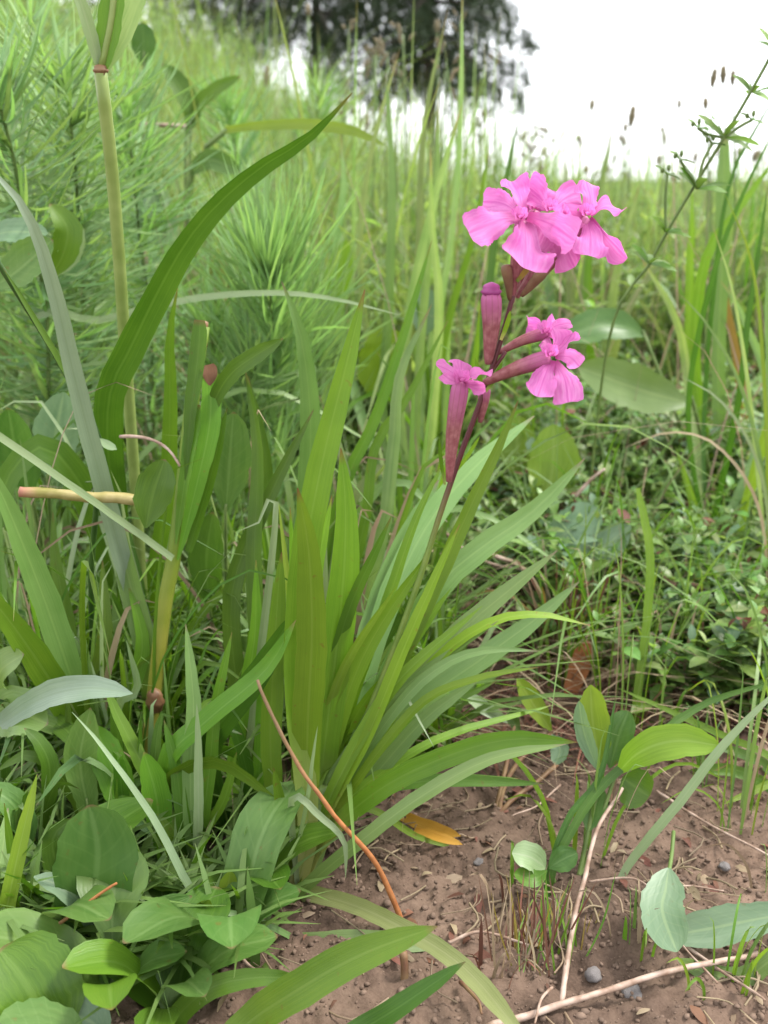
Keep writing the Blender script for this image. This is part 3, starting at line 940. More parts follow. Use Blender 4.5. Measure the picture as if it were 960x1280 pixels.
p = Plant('grass_plant', 'tall pale green grass culm with a brown joint near the picture top', 'grass', place_px(190, .52))
p.stem([(182, 800), (168, 590), (157, 440), (149, 320), (139, 200), (126, 90)], (.49, .43), 15, 'culm', 'culm', root=True, n=26, ns=10, taper=.9, ribs=5, ribamp=.05)
p.blob(126, 88, .43, 19, 15, 'node', 'node')
p.leaf([(124, 84), (113, 42), (98, -6), (88, -40)], (.43, .42), 16, 'grass', 'pale', 10)
p.leaf([(127, 84), (136, 40), (142, -8), (146, -60)], (.43, .43), 30, 'grass', 'blade', -10)
p.leaf([(129, 84), (152, 40), (170, -8), (180, -60)], (.43, .44), 26, 'grass', 'meadow', 16)
p.stem([(127, 84), (140, 20), (146, -60)], (.43, .43), 9, 'culm', 'culm', n=10)

p = Plant('grass_plant', 'broad dark green grass blade arching toward the conifers', 'grass', place_px(165, .50))
p.leaf([(150, 700), (134, 520), (168, 425), (236, 298), (312, 220), (385, 172), (440, 116)], [.49, .45, .44, .425, .42, .415, .41], 34, 'grass', 'dark', 20,
       root=True, n=34, twist=70, fold=.3, label='broad dark green blade arching to a pointed tip')
p.leaf([(205, 640), (212, 520), (212, 420), (222, 360)], (.48, .46), 20, 'grass', 'blade', 20, root=True)
p.leaf([(150, 760), (118, 640), (60, 560), (8, 600), (-6, 690)], (.48, .44), 34, 'lance2', 'dark', -10, root=True, n=24)

p = Plant('grass_plant', 'silvery white grass blade bending in from the picture edge', 'grass', place_px(190, .45))
p.leaf([(188, 820), (150, 690), (122, 585), (92, 468), (64, 350), (34, 268), (-4, 220), (-40, 205)], (.43, .37), 24, 'grass', 'silver', 8, root=True, n=30)
p.leaf([(190, 850), (165, 740), (140, 640), (125, 590)], (.42, .42), 28, 'grass', 'glau', -14, root=True)

p = Plant('grass_plant', 'thin dark green cut stalk slanting beside the silvery blade', 'grass', place_px(118, .45))
p.stem([(114, 740), (120, 640), (127, 560), (104, 508), (60, 428), (6, 342), (-20, 300)], (.44, .39), 9, 'dstem', 'stalk', root=True, n=28, taper=.7)
p.leaf([(125, 560), (104, 506), (58, 424), (4, 335)], (.42, .388), 9, 'grass', 'dark', 30)
p.leaf([(124, 548), (134, 556), (146, 562)], (.418, .414), 11, 'oval', 'pale', 0, name='cut_end', n=6)

p = Plant('grass_plant', 'thin pale grass stalk lying almost level across the feathery spurge', 'grass', place_px(40, .62))
p.leaf([(40, 420), (120, 402), (200, 382), (262, 371), (345, 366), (420, 374), (500, 394)], (.60, .52), 10, 'grass', 'pale', 0, root=True, n=30, nc=3)

p = Plant('grass_plant', 'yellow green blade arching level behind the dark curved blade', 'grass', place_px(250, .9))
p.leaf([(280, 163), (320, 158), (380, 156), (440, 164), (482, 182)], (.86, .8), 15, 'lance2', 'bright', 0, n=26, nc=3)
p.stem([(236, 260), (262, 178), (284, 162)], (.88, .86), 6, 'gstem', 'stem', root=True, n=14)
p.stem([(150, 180), (182, 172), (232, 158)], (.80, .78), 5, 'twig', 'dry_stalk', n=8, root=True)

# blades that stand between the culm and the catchfly
def tuft(label, base, blades, name='grass_plant', group=None):
    q = Plant(name, label, 'grass', base, group)
    for b in blades:
        q.leaf(b[0], b[1], b[2] * (.8 if b[2] > 15 else 1), b[3] if len(b) > 3 else 'grass', b[4] if len(b) > 4 else 'blade', b[5] if len(b) > 5 else None, root=True, n=18)
    return q


tuft('grass tuft of upright blades just beside the catchfly leaves', gnd(298, 1040), [
    ([(300, 900), (290, 740), (342, 610), (392, 512)], (.40, .43), 28, 'grass', 'dark', 15),
    ([(322, 880), (318, 700), (322, 560), (306, 460)], (.40, .43), 26, 'grass', 'blade', -20),
    ([(260, 940), (318, 850), (368, 765)], (.37, .36), 40, 'lance2', 'dark', 15),
    ([(210, 960), (260, 900), (330, 840), (370, 775)], (.36, .35), 36, 'lance2', 'blade', -18),
    ([(290, 980), (300, 900), (318, 800), (320, 700)], (.385, .40), 24, 'grass', 'blade', 25),
    ([(322, 980), (328, 880), (336, 790)], (.375, .38), 20, 'grass', 'blade', -10),
    ([(312, 990), (296, 920), (262, 850)], (.375, .37), 22, 'grass', 'dark', 20),
    ([(345, 640), (318, 662), (298, 664)], (.39, .39), 10, 'grass', 'pale', 0),
    ([(374, 800), (368, 740), (364, 700)], (.37, .37), 9, 'grass', 'pale', 0),
])
tuft('grass tuft with white ribbed blades below the yellow culm', gnd(240, 1085), [
    ([(240, 1040), (238, 960), (242, 880), (232, 780)], (.35, .37), 26, 'grass', 'glau', 6),
    ([(232, 1040), (220, 960), (205, 900)], (.35, .36), 22, 'grass', 'blade', -15),
    ([(252, 1040), (262, 960), (270, 880), (290, 790)], (.355, .37), 20, 'grass', 'blade', 18),
    ([(250, 1050), (280, 1000), (296, 940)], (.355, .36), 18, 'grass', 'blade', -20),
    ([(218, 1040), (180, 960), (150, 900), (128, 850)], (.35, .37), 26, 'grass', 'blade', 14),
    ([(246, 1060), (248, 960), (246, 880)], (.345, .35), 12, 'grass', 'pale', 5),
])
tuft('grass tuft of glaucous blades standing behind the catchfly leaves', place_px(380, .5), [
    ([(385, 620), (388, 520), (376, 420), (352, 352)], (.48, .46), 36, 'grass', 'glau', 10),
    ([(420, 640), (470, 520), (510, 400), (540, 300)], (.50, .52), 18, 'grass', 'blade', 20),
    ([(470, 700), (492, 560), (500, 470), (540, 380)], (.48, .50), 22, 'grass', 'meadow', -15),
    ([(450, 680), (468, 560), (508, 500), (560, 400)], (.5, .52), 16, 'grass', 'blade', 10),
    ([(340, 640), (330, 560), (310, 470)], (.5, .5), 22, 'grass', 'blade', 15),
    ([(430, 620), (424, 560), (410, 500)], (.5, .5), 16, 'grass', 'pale', -15),
])
tuft('stand of tall thin grass rising past the bud to the dark conifer', place_px(520, .72), [
    ([(500, 520), (510, 400), (540, 260), (578, 130)], (.72, .70), 12, 'grass', 'meadow', 10),
    ([(520, 540), (530, 380), (545, 240), (548, 120)], (.72, .72), 11, 'grass', 'meadow', -10),
    ([(480, 540), (486, 380), (490, 230), (482, 90)], (.74, .74), 12, 'grass', 'glau', 10),
    ([(540, 560), (556, 420), (590, 300), (612, 180)], (.72, .7), 9, 'grass', 'blade', 20),
    ([(510, 480), (522, 330), (530, 160), (560, 10)], (.78, .8), 9, 'grass', 'meadow', 0),
    ([(530, 480), (560, 330), (575, 160), (578, -20)], (.78, .8), 8, 'grass', 'meadow', 0),
    ([(470, 480), (450, 330), (462, 200), (500, 60)], (.78, .8), 9, 'grass', 'meadow', 0),
    ([(548, 420), (540, 280), (538, 185)], (.68, .66), 12, 'grass', 'meadow', 0),
    ([(600, 420), (618, 300), (648, 148)], (.75, .78), 11, 'grass', 'blade', 12),
    ([(440, 480), (420, 330), (430, 230), (425, 160)], (.8, .82), 16, 'grass', 'meadow', 10),
    ([(560, 560), (590, 470), (600, 380)], (.62, .6), 16, 'grass', 'blade', 10),
])
meadow('pale_stems', 1500, .9, 2.4, (130, 620), (.26, .46), (.0016, .0040), 'meadow', 'tall thin pale grass stems standing before the conifers', None, .45, ypow=1.0, nseg=7)
meadow('dry_stems', 520, .65, 1.8, (-20, 1000), (.14, .34), (.0009, .0020), 'dry', 'thin dry straw stems standing in the green growth', None, .4, ypow=1.0, nseg=5)
tuft('bright green blades rising behind the pink flower head against the sky', place_px(740, 1.0), [
    ([(725, 420), (738, 300), (766, 160)], (1.0, 1.0), 12, 'grass', 'meadow', 10),
    ([(715, 420), (712, 300), (706, 190)], (1.0, 1.02), 10, 'grass', 'meadow', 10),
    ([(760, 420), (775, 320), (800, 230)], (1.0, 1.0), 12, 'grass', 'meadow', -10),
    ([(700, 430), (680, 340), (640, 250)], (.95, .95), 12, 'grass', 'meadow', 10),
    ([(740, 430), (735, 340), (745, 280)], (.95, .95), 14, 'grass', 'blade', -10),
    ([(770, 430), (800, 360), (840, 320)], (.95, .95), 12, 'grass', 'meadow', -10),
])

# ================================================================== LOW LEAVES, BOTTOM LEFT
def herb(label, base, leaves, name='broadleaf_herb', cat='herb', group=None):
    q = Plant(name, label, cat, base, group)
    for b in leaves:
        rt = b[6] if len(b) > 6 else True
        lf = q.leaf(b[0], b[1], b[2], b[3], b[4], b[5], root=False, n=18, nc=7, cup=.12, fold=.14, wave=.03)
        if rt:
            q.stem([b[0][0], tuple(.8 * u + .2 * v for u, v in zip(b[0][0], b[0][1]))], (b[1][0], b[1][0]), max(4, b[2] * .1), 'gstem', 'petiole', root=True, n=10, ns=6, taper=.8)
    return q


herb('broadleaf herb with one big smooth oval leaf standing upright', gnd(118, 1235), [
    ([(113, 1185), (118, 1120), (122, 1060), (112, 1006)], (.30, .305), 96, 'round', 'herb', -8, False),
    ([(118, 1230), (112, 1185), (108, 1140), (80, 1110), (42, 1096)], (.30, .30), 34, 'spat', 'bluish', 20),
    ([(112, 1230), (76, 1100), (66, 1048), (92, 1022)], (.31, .33), 34, 'lance2', 'dark', 12),
])
tuft('pale upright blade beside the big oval leaf', gnd(-10, 1210), [
    ([(2, 1165), (22, 1070), (46, 968)], (.295, .31), 25, 'grass', 'bright', 6),
    ([(-20, 1150), (0, 1080), (10, 1010)], (.30, .33), 30, 'grass', 'glau', 6),
])
herb('dark rounded herb leaves in the bottom corner of the grass', gnd(60, 1330), [
    ([(70, 1310), (52, 1268), (30, 1226), (0, 1186)], (.255, .265), 118, 'round', 'dark', 8, False),
    ([(100, 1330), (60, 1300), (-10, 1290)], (.25, .245), 80, 'round', 'herb', 10, False),
    ([(130, 1300), (112, 1276), (60, 1262)], (.262, .262), 54, 'oval', 'bluish', -5, False),
])
herb('broadleaf herb with a dark cupped leaf beside a bright one', gnd(215, 1262), [
    ([(160, 1262), (180, 1215), (228, 1150)], (.288, .295), 78, 'oval', 'dark', 14, False),
    ([(232, 1215), (245, 1170), (262, 1125)], (.295, .305), 42, 'oval', 'bright', -12),
    ([(280, 1160), (283, 1125), (288, 1088)], (.315, .32), 28, 'oval', 'bright', 8),
    ([(225, 1240), (256, 1200), (300, 1175), (340, 1170)], (.29, .29), 34, 'lance2', 'glau', 0),
    ([(190, 1250), (160, 1180), (200, 1140), (240, 1120)], (.295, .30), 40, 'lance2', 'herb', 10),
    ([(200, 1262), (150, 1230), (128, 1190)], (.285, .285), 40, 'oval', 'herb', 10),
])
herb('glaucous leaf lying level with a dark tip near the picture edge', gnd(-30, 960), [
    ([(-10, 912), (50, 874), (108, 860), (166, 867)], (.37, .345), 34, 'lance2', 'silver', 4),
    ([(-20, 900), (20, 890), (60, 905)], (.375, .36), 60, 'oval', 'glau', 15),
    ([(-10, 880), (0, 840), (30, 818)], (.38, .37), 44, 'oval', 'glau', -15),
])
herb('broad lance leaves with purple tips above the big oval leaf', gnd(130, 1080), [
    ([(110, 1010), (100, 950), (113, 885)], (.35, .355), 40, 'lance2', 'herb', 8),
    ([(165, 1030), (140, 960), (118, 905)], (.35, .36), 42, 'lance2', 'blade', -10),
    ([(60, 1020), (62, 960), (50, 930), (30, 910)], (.35, .355), 22, 'lance2', 'dark', 15),
    ([(200, 1060), (196, 1000), (180, 940)], (.35, .35), 34, 'lance2', 'blade', 12),
    ([(40, 1060), (20, 1010), (-20, 980)], (.34, .34), 36, 'oval', 'herb', 12),
])
tuft('broad green blades leaning out of the picture beside the cut stalk', gnd(120, 960), [
    ([(100, 880), (56, 750), (12, 640), (-20, 570)], (.40, .37), 44, 'grass', 'glau', 10),
    ([(95, 905), (55, 838), (4, 766), (-40, 720)], (.395, .36), 46, 'grass', 'blade', -10),
    ([(110, 900), (130, 800), (128, 700)], (.41, .43), 26, 'grass', 'blade', 15),
    ([(100, 900), (88, 800), (70, 700), (66, 640)], (.42, .44), 24, 'grass', 'blade', -15),
    ([(140, 900), (165, 860), (178, 800), (160, 730)], (.41, .42), 26, 'grass', 'blade', 10),
    ([(150, 880), (172, 862), (158, 800)], (.39, .38), 12, 'grass', 'pale', 5),
    ([(90, 920), (40, 900), (0, 880)], (.39, .37), 30, 'lance2', 'herb', 15),
])
q = Plant('grass_plant', 'thin pale stalk slanting across the low leaves to the catchfly foot', 'grass', gnd(400, 1210))
q.leaf([(398, 1192), (310, 1162), (250, 1128), (190, 1020), (125, 930), (90, 890)], [.318, .315, .315, .325, .335, .34], 10, 'grass', 'pale', 0, root=True, n=26, nc=3)
q.leaf([(392, 1190), (320, 1150), (250, 1135), (170, 1120)], (.315, .30), 8, 'grass', 'glau', 0, root=True, n=20, nc=3)

tuft('two broad green leaves reaching up from the bottom picture edge', gnd(270, 1400), [
    ([(290, 1300), (375, 1236), (455, 1192), (547, 1158)], (.262, .262), 58, 'lance2', 'blade', 6),
    ([(420, 1310), (500, 1258), (582, 1202)], (.258, .258), 38, 'lance2', 'dark', -8),
    ([(215, 1300), (255, 1240), (320, 1222), (392, 1226)], (.268, .27), 34, 'lance2', 'blade', 12),
])
q = Plant('grass_plant', 'pale yellowish leaf curving over the soil at the catchfly foot', 'grass', gnd(362, 1122))
q.leaf([(374, 1116), (432, 1128), (500, 1158), (578, 1208), (648, 1288)], [.338, .326, .306, .284, .256], 21, 'even', 'strawgreen', 8, root=True, n=24)
q.leaf([(300, 1182), (400, 1178), (470, 1176), (545, 1186)], (.314, .312), 26, 'lance2', 'glau', 0, n=18)

# ---- dry stalks and dead leaves
def dry(name, label, pts, Y, w, mat, taper=.7, cat='stalk', flat=False, lift=0):
    b = gnd(*pts[0]) if Y == 'g' else at(*pts[0], Y[0])
    q = Plant(name, label, cat, b)
    if flat:
        q.leaf(pts, Y, w, 'lance2', mat, 10, name='blade', n=14)
    else:
        q.stem(pts, Y, w * .68, mat, 'stalk', n=30, taper=taper, wob=1.1)
    return q


M['ostalk'] = stalk_mat('orange_stalk', (.24, .08, .022), (.36, .15, .05), .6, 220, bot=((.19, .12, .06), .55, .2))
dry('dry_stalk', 'thin orange dry stalk leaning on the catchfly leaves', [(322, 850), (340, 892), (372, 955), (420, 1020), (468, 1078), (502, 1152)],
    [.335, .333, .33, .326, .325, .322], 6, 'ostalk', 1.9)
dry('dry_stalk', 'short orange dry stalk lying across the big oval leaf', [(48, 1172), (100, 1135), (146, 1104)], (.288, .29), 8, 'ostalk', .6)
dry('dry_stick', 'long pinkish dry stick lying on the soil in the bottom corner', [(606, 1292), (700, 1262), (820, 1226), (946, 1194)], 'g', 13, 'twig', .8, 'stick')
q = Plant('dead_leaf', 'bright yellow orange dead leaf on soil beside the catchfly', 'leaf', gnd(500, 1036))
q.leaf([(490, 1016), (530, 1034), (576, 1048)], 'g', 16, 'lance2', 'yellowdead', 8, name='blade', n=12)
q.leaf([(518, 1044), (545, 1056), (578, 1062)], 'g', 12, 'lance2', 'yellowdead', -8, name='blade', n=12)
q = Plant('dead_leaf', 'rust brown dead leaf under the rosette on dark soil', 'leaf', gnd(722, 850))
q.leaf([(712, 870), (722, 838), (735, 800)], (.50, .515), 26, 'lance2', 'orange', 8, name='blade', n=12)
q = Plant('dead_leaf', 'short brown dead stalk standing by the two foreground leaves', 'stalk', gnd(503, 1245))
q.stem([(503, 1245), (506, 1215), (504, 1190)], (.292, .296), 10, 'rstem', 'stalk', n=8)
for i, (pp, Y, w) in enumerate([
    ([(700, 1262), (716, 1165), (728, 1105), (748, 1035), (778, 985)], (.285, .365), 11),
    ([(770, 1180), (762, 1120), (757, 1110)], (.325, .345), 6),
    ([(735, 1106), (790, 1106), (820, 1120)], 'g', 5),
    ([(800, 1155), (850, 1110), (905, 1110)], 'g', 5),
    ([(850, 1185), (900, 1212), (955, 1260)], 'g', 7),
    ([(820, 995), (880, 1030), (965, 1068)], 'g', 6),
    ([(690, 1240), (675, 1260), (668, 1285)], 'g', 6),
    ([(700, 985), (670, 1010), (640, 1020)], 'g', 4),
    ([(895, 1240), (860, 1200), (840, 1180)], 'g', 5),
    ([(575, 1240), (598, 1262), (602, 1275)], 'g', 8),
    ([(740, 760), (790, 764), (830, 762)], 'g', 6),
    ([(540, 650), (600, 700), (650, 712)], (.55, .58), 7),
    ([(610, 692), (640, 702), (655, 712)], (.56, .56), 9),
    ([(720, 620), (738, 600), (756, 586)], (.60, .60), 8),
    ([(838, 580), (870, 560), (925, 540)], (.75, .75), 8),
    ([(880, 690), (930, 690), (970, 672)], (.62, .62), 5),
    ([(560, 1180), (600, 1170), (660, 1185)], 'g', 7),
    ([(285, 1185), (310, 1205), (332, 1222)], 'g', 8),
]):
    lab = ['pinkish dry stem rising from the soil through the seedling', 'thin straw standing by the red grass stump', 'straw lying level beside the seedling stem',
           'straw with a pale bract lying on bare soil', 'straw crossing the pinkish stick at the picture edge', 'long straw slanting over the bare soil', 'short straw beside the stick',
           'fine straw near the small brown-stemmed seedling', 'fine straw under the broad bluish leaf', 'thick pale straw stub beside the curving pale leaf', 'straw lying level among the ground cover',
           'straw behind the catchfly leaves over dark thatch', 'pale curled straw behind the catchfly leaves', 'grey twig pointing up beside the round bluish leaf', 'grey brown twig in the ground cover by the ochre blade',
           'pale twig at the picture edge above the ground cover', 'pale flat straw on soil below the dead leaf', 'white straw under the foreground leaves'][i]
    dry('dry_straw', lab, pp, Y, w, 'twig' if i in (0, 13, 14, 15) else 'rstem' if i == 9 else 'twig', .6)

# ================================================================== FEATHERY SPURGE
def spurge(label, path, Y, n, ll, seed, spread=1.0, lw=.0017, up=.25, wst=6):
    """a leafy shoot: needle leaves all round the upper stem"""
    rd = np.random.default_rng(seed)
    b = place_px(path[0][0], Y[0] if not isinstance(Y, (int, float)) else Y)
    q = Plant('spurge_plant', label, 'spurge', b, 'feathery spurge shoots')
    P, _ = q.pts(path, Y, True)
    C = spline(P, 30)
    V, Qd, UV = tube(C, np.linspace(.0016, .0009, 31), 6)
    add_obj('stem', make_mesh('stem', V - b, Qd, M['gstem'], UV), q.o)
    T = unit(np.gradient(C, axis=0))
    t = .22 + .78 * rd.random(n) ** .75
    k = np.clip(t * 30, 0, 29.99); i = k.astype(int); f = (k - i)[:, None]
    root = C[i] * (1 - f) + C[i + 1] * f
    tan = T[i]
    rad = unit(np.cross(tan, rd.normal(size=(n, 3))))
    out = unit(rad + tan * (up + rd.normal(0, .22, n) + .9 * np.clip(t - .8, 0, 1) * 5 * .6)[:, None])
    L = ll * rd.uniform(.65, 1.15, n) * np.interp(t, [.2, .5, .9, 1], [.7, 1, .95, .6])
    S = 5
    s = np.linspace(0, 1, S + 1)
    bend = unit(tan * .9 + np.array([0, 0, .1]) + rd.normal(0, .35, (n, 3)))
    Cc = root[:, None] + out[:, None] * (L[:, None] * s)[..., None] + bend[:, None] * (L[:, None] * s ** 2 * .42 * spread)[..., None]
    side = unit(np.cross(out, bend)); 
    W = lw * np.interp(s, [0, .2, .7, 1], [.5, 1, .9, .15])[None] * rd.uniform(.8, 1.3, (n, 1)) / 2
    A = Cc - side[:, None] * W[..., None]; B = Cc + side[:, None] * W[..., None]
    V = np.stack([A, B], 2).reshape(-1, 3) - b
    UV = np.zeros((n, S + 1, 2, 2)); UV[:, :, 1, 0] = 1; UV[..., 1] = s[None, :, None] * .9
    kk = (np.arange(n) * (S + 1) * 2)[:, None] + (np.arange(S) * 2)[None]
    Qd = np.stack([kk, kk + 1, kk + 3, kk + 2], -1).reshape(-1, 4)
    o = add_obj('leaves', make_mesh('leaves', V, Qd, M['spurge'], UV.reshape(-1, 2), np.repeat(rd.random(n) * .5, (S + 1) * 2)), q.o)
    o['kind'] = 'stuff'
    return q


spurge('feathery green spurge shoot right behind the jointed culm', [(105, 420), (100, 300), (92, 190), (80, 80)], (.66, .62), 620, .060, 1, 1, .0021, .1)
spurge('feathery spurge shoot leaning to the picture edge above the silvery blade', [(60, 420), (35, 300), (15, 190), (-10, 100)], (.60, .56), 560, .058, 2, 1, .0021, .1)
spurge('feathery spurge shoot with its tip below the two-leaved herb', [(190, 430), (175, 300), (165, 200), (150, 110)], (.74, .72), 520, .060, 3, 1, .0023, .1)
spurge('bushy spurge shoot whose leaf fan opens under the dark curved blade', [(345, 520), (342, 430), (338, 370), (335, 330)], (.64, .60), 420, .062, 4, 1.3, .0017, .9)
spurge('spurge shoot fanning out behind the tall catchfly leaf', [(400, 500), (392, 410), (372, 350), (350, 300)], (.74, .70), 320, .06, 5, 1.3, .0018, .8)
spurge('small spurge shoot between the culm and the leaf fan', [(270, 520), (268, 450), (262, 400)], (.66, .64), 300, .045, 6, 1.2, .0017, .6)
spurge('spurge shoot low behind the dark leaf of the yellow culm', [(300, 560), (310, 490), (318, 440)], (.62, .60), 240, .04, 7, 1.2, .0016, .5)
spurge('spurge shoot top seen above the level yellow green blade', [(300, 300), (296, 200), (280, 120)], (1.0, .98), 300, .05, 8, 1, .002, .4)
spurge('spurge shoot far back under the conifers', [(390, 300), (392, 200), (400, 110)], (1.2, 1.2), 260, .055, 10, 1, .0022, .4)
spurge('spurge shoot at the top picture corner', [(20, 260), (30, 140), (40, 20)], (.78, .76), 320, .05, 11, 1, .002, .4)

# ================================================================== HERBS FURTHER BACK ON THE LEFT
herb('small herb with two green leaves spread like a V', place_px(235, .85), [
    ([(232, 170), (240, 140), (225, 108), (203, 80)], (.85, .85), 26, 'oval', 'dark', 6, True),
    ([(238, 165), (246, 134), (270, 112), (300, 96)], (.85, .85), 18, 'oval', 'blade', -6, True),
    ([(236, 220), (262, 200), (300, 215)], (.85, .85), 26, 'oval', 'herb', 6, True)])
herb('rounded herb leaves curling behind the silvery blade', place_px(50, .6), [
    ([(60, 350), (78, 320), (84, 285), (62, 255)], (.54, .54), 34, 'oval', 'blade', 10, False),
    ([(-10, 360), (20, 340), (66, 300)], (.52, .52), 50, 'oval', 'herb', -10, False),
    ([(-20, 300), (10, 290), (60, 292)], (.54, .54), 34, 'oval', 'bluish', -14, False),
    ([(72, 345), (90, 320), (102, 282)], (.56, .56), 20, 'oval', 'pale', 10, False)])
herb('bluish rounded leaf between the dark stalk and the culm', place_px(75, .58), [
    ([(60, 600), (70, 540), (80, 490)], (.52, .52), 54, 'oval', 'bluish', 10, True),
    ([(40, 620), (20, 560), (10, 510)], (.52, .5), 50, 'oval', 'herb', -10, True)])
herb('green rounded leaf with reddish edge behind the yellow culm', place_px(285, .47), [
    ([(282, 640), (286, 590), (292, 515)], (.45, .45), 50, 'oval', 'herb', 10, True),
    ([(262, 760), (258, 700), (266, 640)], (.44, .44), 42, 'oval', 'dark', -10, True)])
herb('small upright dark green leaf beside the jointed culm top', place_px(180, .8), [
    ([(180, 84), (180, 66), (178, 28)], (.8, .8), 30, 'oval', 'dark', 0, True)])
herb('pale leaf patch behind the level grass stalk', place_px(200, .8), [
    ([(190, 320), (196, 270), (190, 235)], (.8, .8), 44, 'oval', 'bluish', 10, True),
    ([(215, 330), (214, 270), (200, 226)], (.8, .8), 14, 'grass', 'pale', 10, True)])
herb('rounded yellow green leaf near the bud stem', place_px(470, .8), [
    ([(470, 500), (480, 440), (478, 410)], (.75, .75), 60, 'round', 'bright', 10, True),
    ([(530, 420), (530, 385), (522, 360)], (.78, .78), 34, 'round', 'bluish', 10, True),
    ([(410, 420), (420, 360), (432, 300)], (.8, .8), 34, 'oval', 'bright', 10, True)])

# ================================================================== RIGHT SIDE
herb('plantain with two long level leaves beside the lower flowers', place_px(905, .74), [
    ([(866, 502), (845, 500), (795, 486), (722, 458)], (.70, .68), 56, 'oval', 'glau', -6, True),
    ([(806, 420), (785, 410), (750, 408), (700, 424)], (.76, .74), 46, 'oval', 'herb', 10, True)])
herb('round bluish herb leaf in the ground cover behind the catchfly', place_px(715, .62), [
    ([(690, 688), (706, 668), (730, 650), (748, 636)], (.585, .59), 48, 'round', 'bluish', 0, True),
    ([(696, 720), (720, 705), (752, 686), (788, 656)], (.57, .585), 40, 'oval', 'bluish', 12, True)])
herb('yellow green leaf behind the longest catchfly leaf', place_px(690, .72), [
    ([(672, 640), (690, 590), (692, 530)], (.68, .70), 62, 'oval', 'bright', 8, True),
    ([(650, 600), (646, 560), (650, 520)], (.72, .74), 44, 'oval', 'bright', -8, True)])
q = Plant('grass_plant', 'single light green grass stem standing in the ground cover', 'grass', gnd(790, 905))
q.leaf([(794, 890), (808, 780), (812, 690), (797, 610)], (.47, .50), 10, 'even', 'bright', 10, root=True, n=22, nc=3)
tuft('bright grass blades in the ground cover at the picture edge', place_px(905, .66), [
    ([(912, 720), (930, 640), (958, 540), (990, 440)], (.63, .62), 16, 'grass', 'bright', 8),
    ([(900, 740), (870, 640), (845, 560)], (.64, .66), 11, 'grass', 'bright', -8),
    ([(930, 740), (950, 690), (1000, 680)], (.62, .6), 18, 'grass', 'bright', 8),
    ([(915, 760), (900, 690), (905, 620)], (.64, .64), 9, 'grass', 'blade', 8),
    ([(945, 850), (955, 760), (950, 690)], (.55, .56), 18, 'grass', 'glau', 8),
])
q = Plant('grass_plant', 'ochre withered grass blade on the right of the meadow', 'grass', place_px(935, .80))
q.leaf([(936, 640), (934, 560), (926, 480), (912, 400), (898, 330)], (.80, .78), 12, 'grass', 'ochre', 8, root=True, n=22, nc=3)
tuft('wide upright grass blade below the dark seed heads', place_px(905, .75), [
    ([(898, 500), (902, 340), (906, 165)], (.75, .75), 20, 'even', 'glau', 6),
    ([(868, 500), (862, 350), (866, 240)], (.78, .78), 16, 'grass', 'bright', 6),
    ([(870, 480), (880, 330), (925, 260), (975, 190)], (.74, .72), 14, 'grass', 'blade', 8),
])
tuft('dark thin grass stems crossing the skyline at the picture edge', place_px(880, .66), [
    ([(860, 520), (890, 350), (930, 240), (975, 150)], (.66, .64), 7, 'grass', 'dark', 0),
    ([(920, 520), (935, 400), (952, 290), (960, 230)], (.64, .64), 8, 'grass', 'dark', 0),
    ([(880, 520), (905, 260), (945, 160), (985, 100)], (.7, .7), 6, 'grass', 'dark', 0),
    ([(960, 520), (930, 400), (900, 350)], (.7, .7), 12, 'grass', 'meadow', 0),
    ([(860, 480), (845, 400), (800, 320)], (.75, .75), 12, 'grass', 'meadow', 0),
])

tuft('wispy fine grass stems bending out at the picture edge below the skyline', place_px(965, .58), [
    ([(950, 620), (935, 480), (915, 360), (890, 280)], (.58, .60), 5, 'grass', 'meadow', 0),
    ([(960, 620), (955, 470), (940, 330), (905, 240)], (.58, .60), 5, 'grass', 'bright', 0),
    ([(955, 600), (925, 480), (880, 400), (840, 360)], (.58, .58), 5, 'grass', 'meadow', 0),
    ([(960, 640), (940, 560), (900, 500), (850, 470)], (.57, .57), 5, 'grass', 'pale', 0),
    ([(965, 600), (962, 480), (958, 380), (970, 260)], (.58, .60), 6, 'grass', 'glau', 0),
    ([(950, 640), (900, 560), (840, 540), (780, 560)], (.57, .57), 4, 'grass', 'dry', 0),
])
# ---- cleavers with whorled leaves
q = Plant('cleavers_plant', 'cleavers stem with starry leaf whorls leaning against the white sky', 'herb', place_px(730, .62))
ST = [(760, 430), (812, 330), (850, 262), (905, 172), (948, 98), (985, 30)]
q.stem(ST, (.58, .54), 3.6, 'gstem', 'stem', root=True, n=30, ns=6)
wh = [(812, 330, 34), (832, 290, 26), (872, 236, 40), (905, 172, 40), (940, 116, 34), (968, 62, 30)]


def whorl(q, x, y, Y, r, k, mat='blade'):
    c = at(x, y, Y); m = pxm(Y, y)
    ax = unit(at(905, 172, Y) - at(850, 262, Y))
    A = unit(np.cross(ax, [0, 0.6, 1.0])); B = np.cross(ax, A)
    for i in range(k):
        th = 6.283 * i / k + random.uniform(-.2, .2)
        d = unit(A * math.cos(th) + B * math.sin(th) + ax * random.uniform(.1, .5))
        L = r * m * random.uniform(.8, 1.15)
        C = spline([c, c + d * L * .5 + np.array([0, 0, .04 * L]), c + d * L + np.array([0, 0, -.05 * L])], 6)
        W = prof('oval', np.linspace(0.05, 1, 7)) * r * m * .24
        nor = np.tile(unit(np.cross(d, np.cross(np.array([0, -.6, .8]), d))), (7, 1))
        V, Qd, UV = ribbon(C, W, nor, 3, .2)
        add_obj('leaf', make_mesh('leaf', V - q.b, Qd, M[mat], UV), q.o)


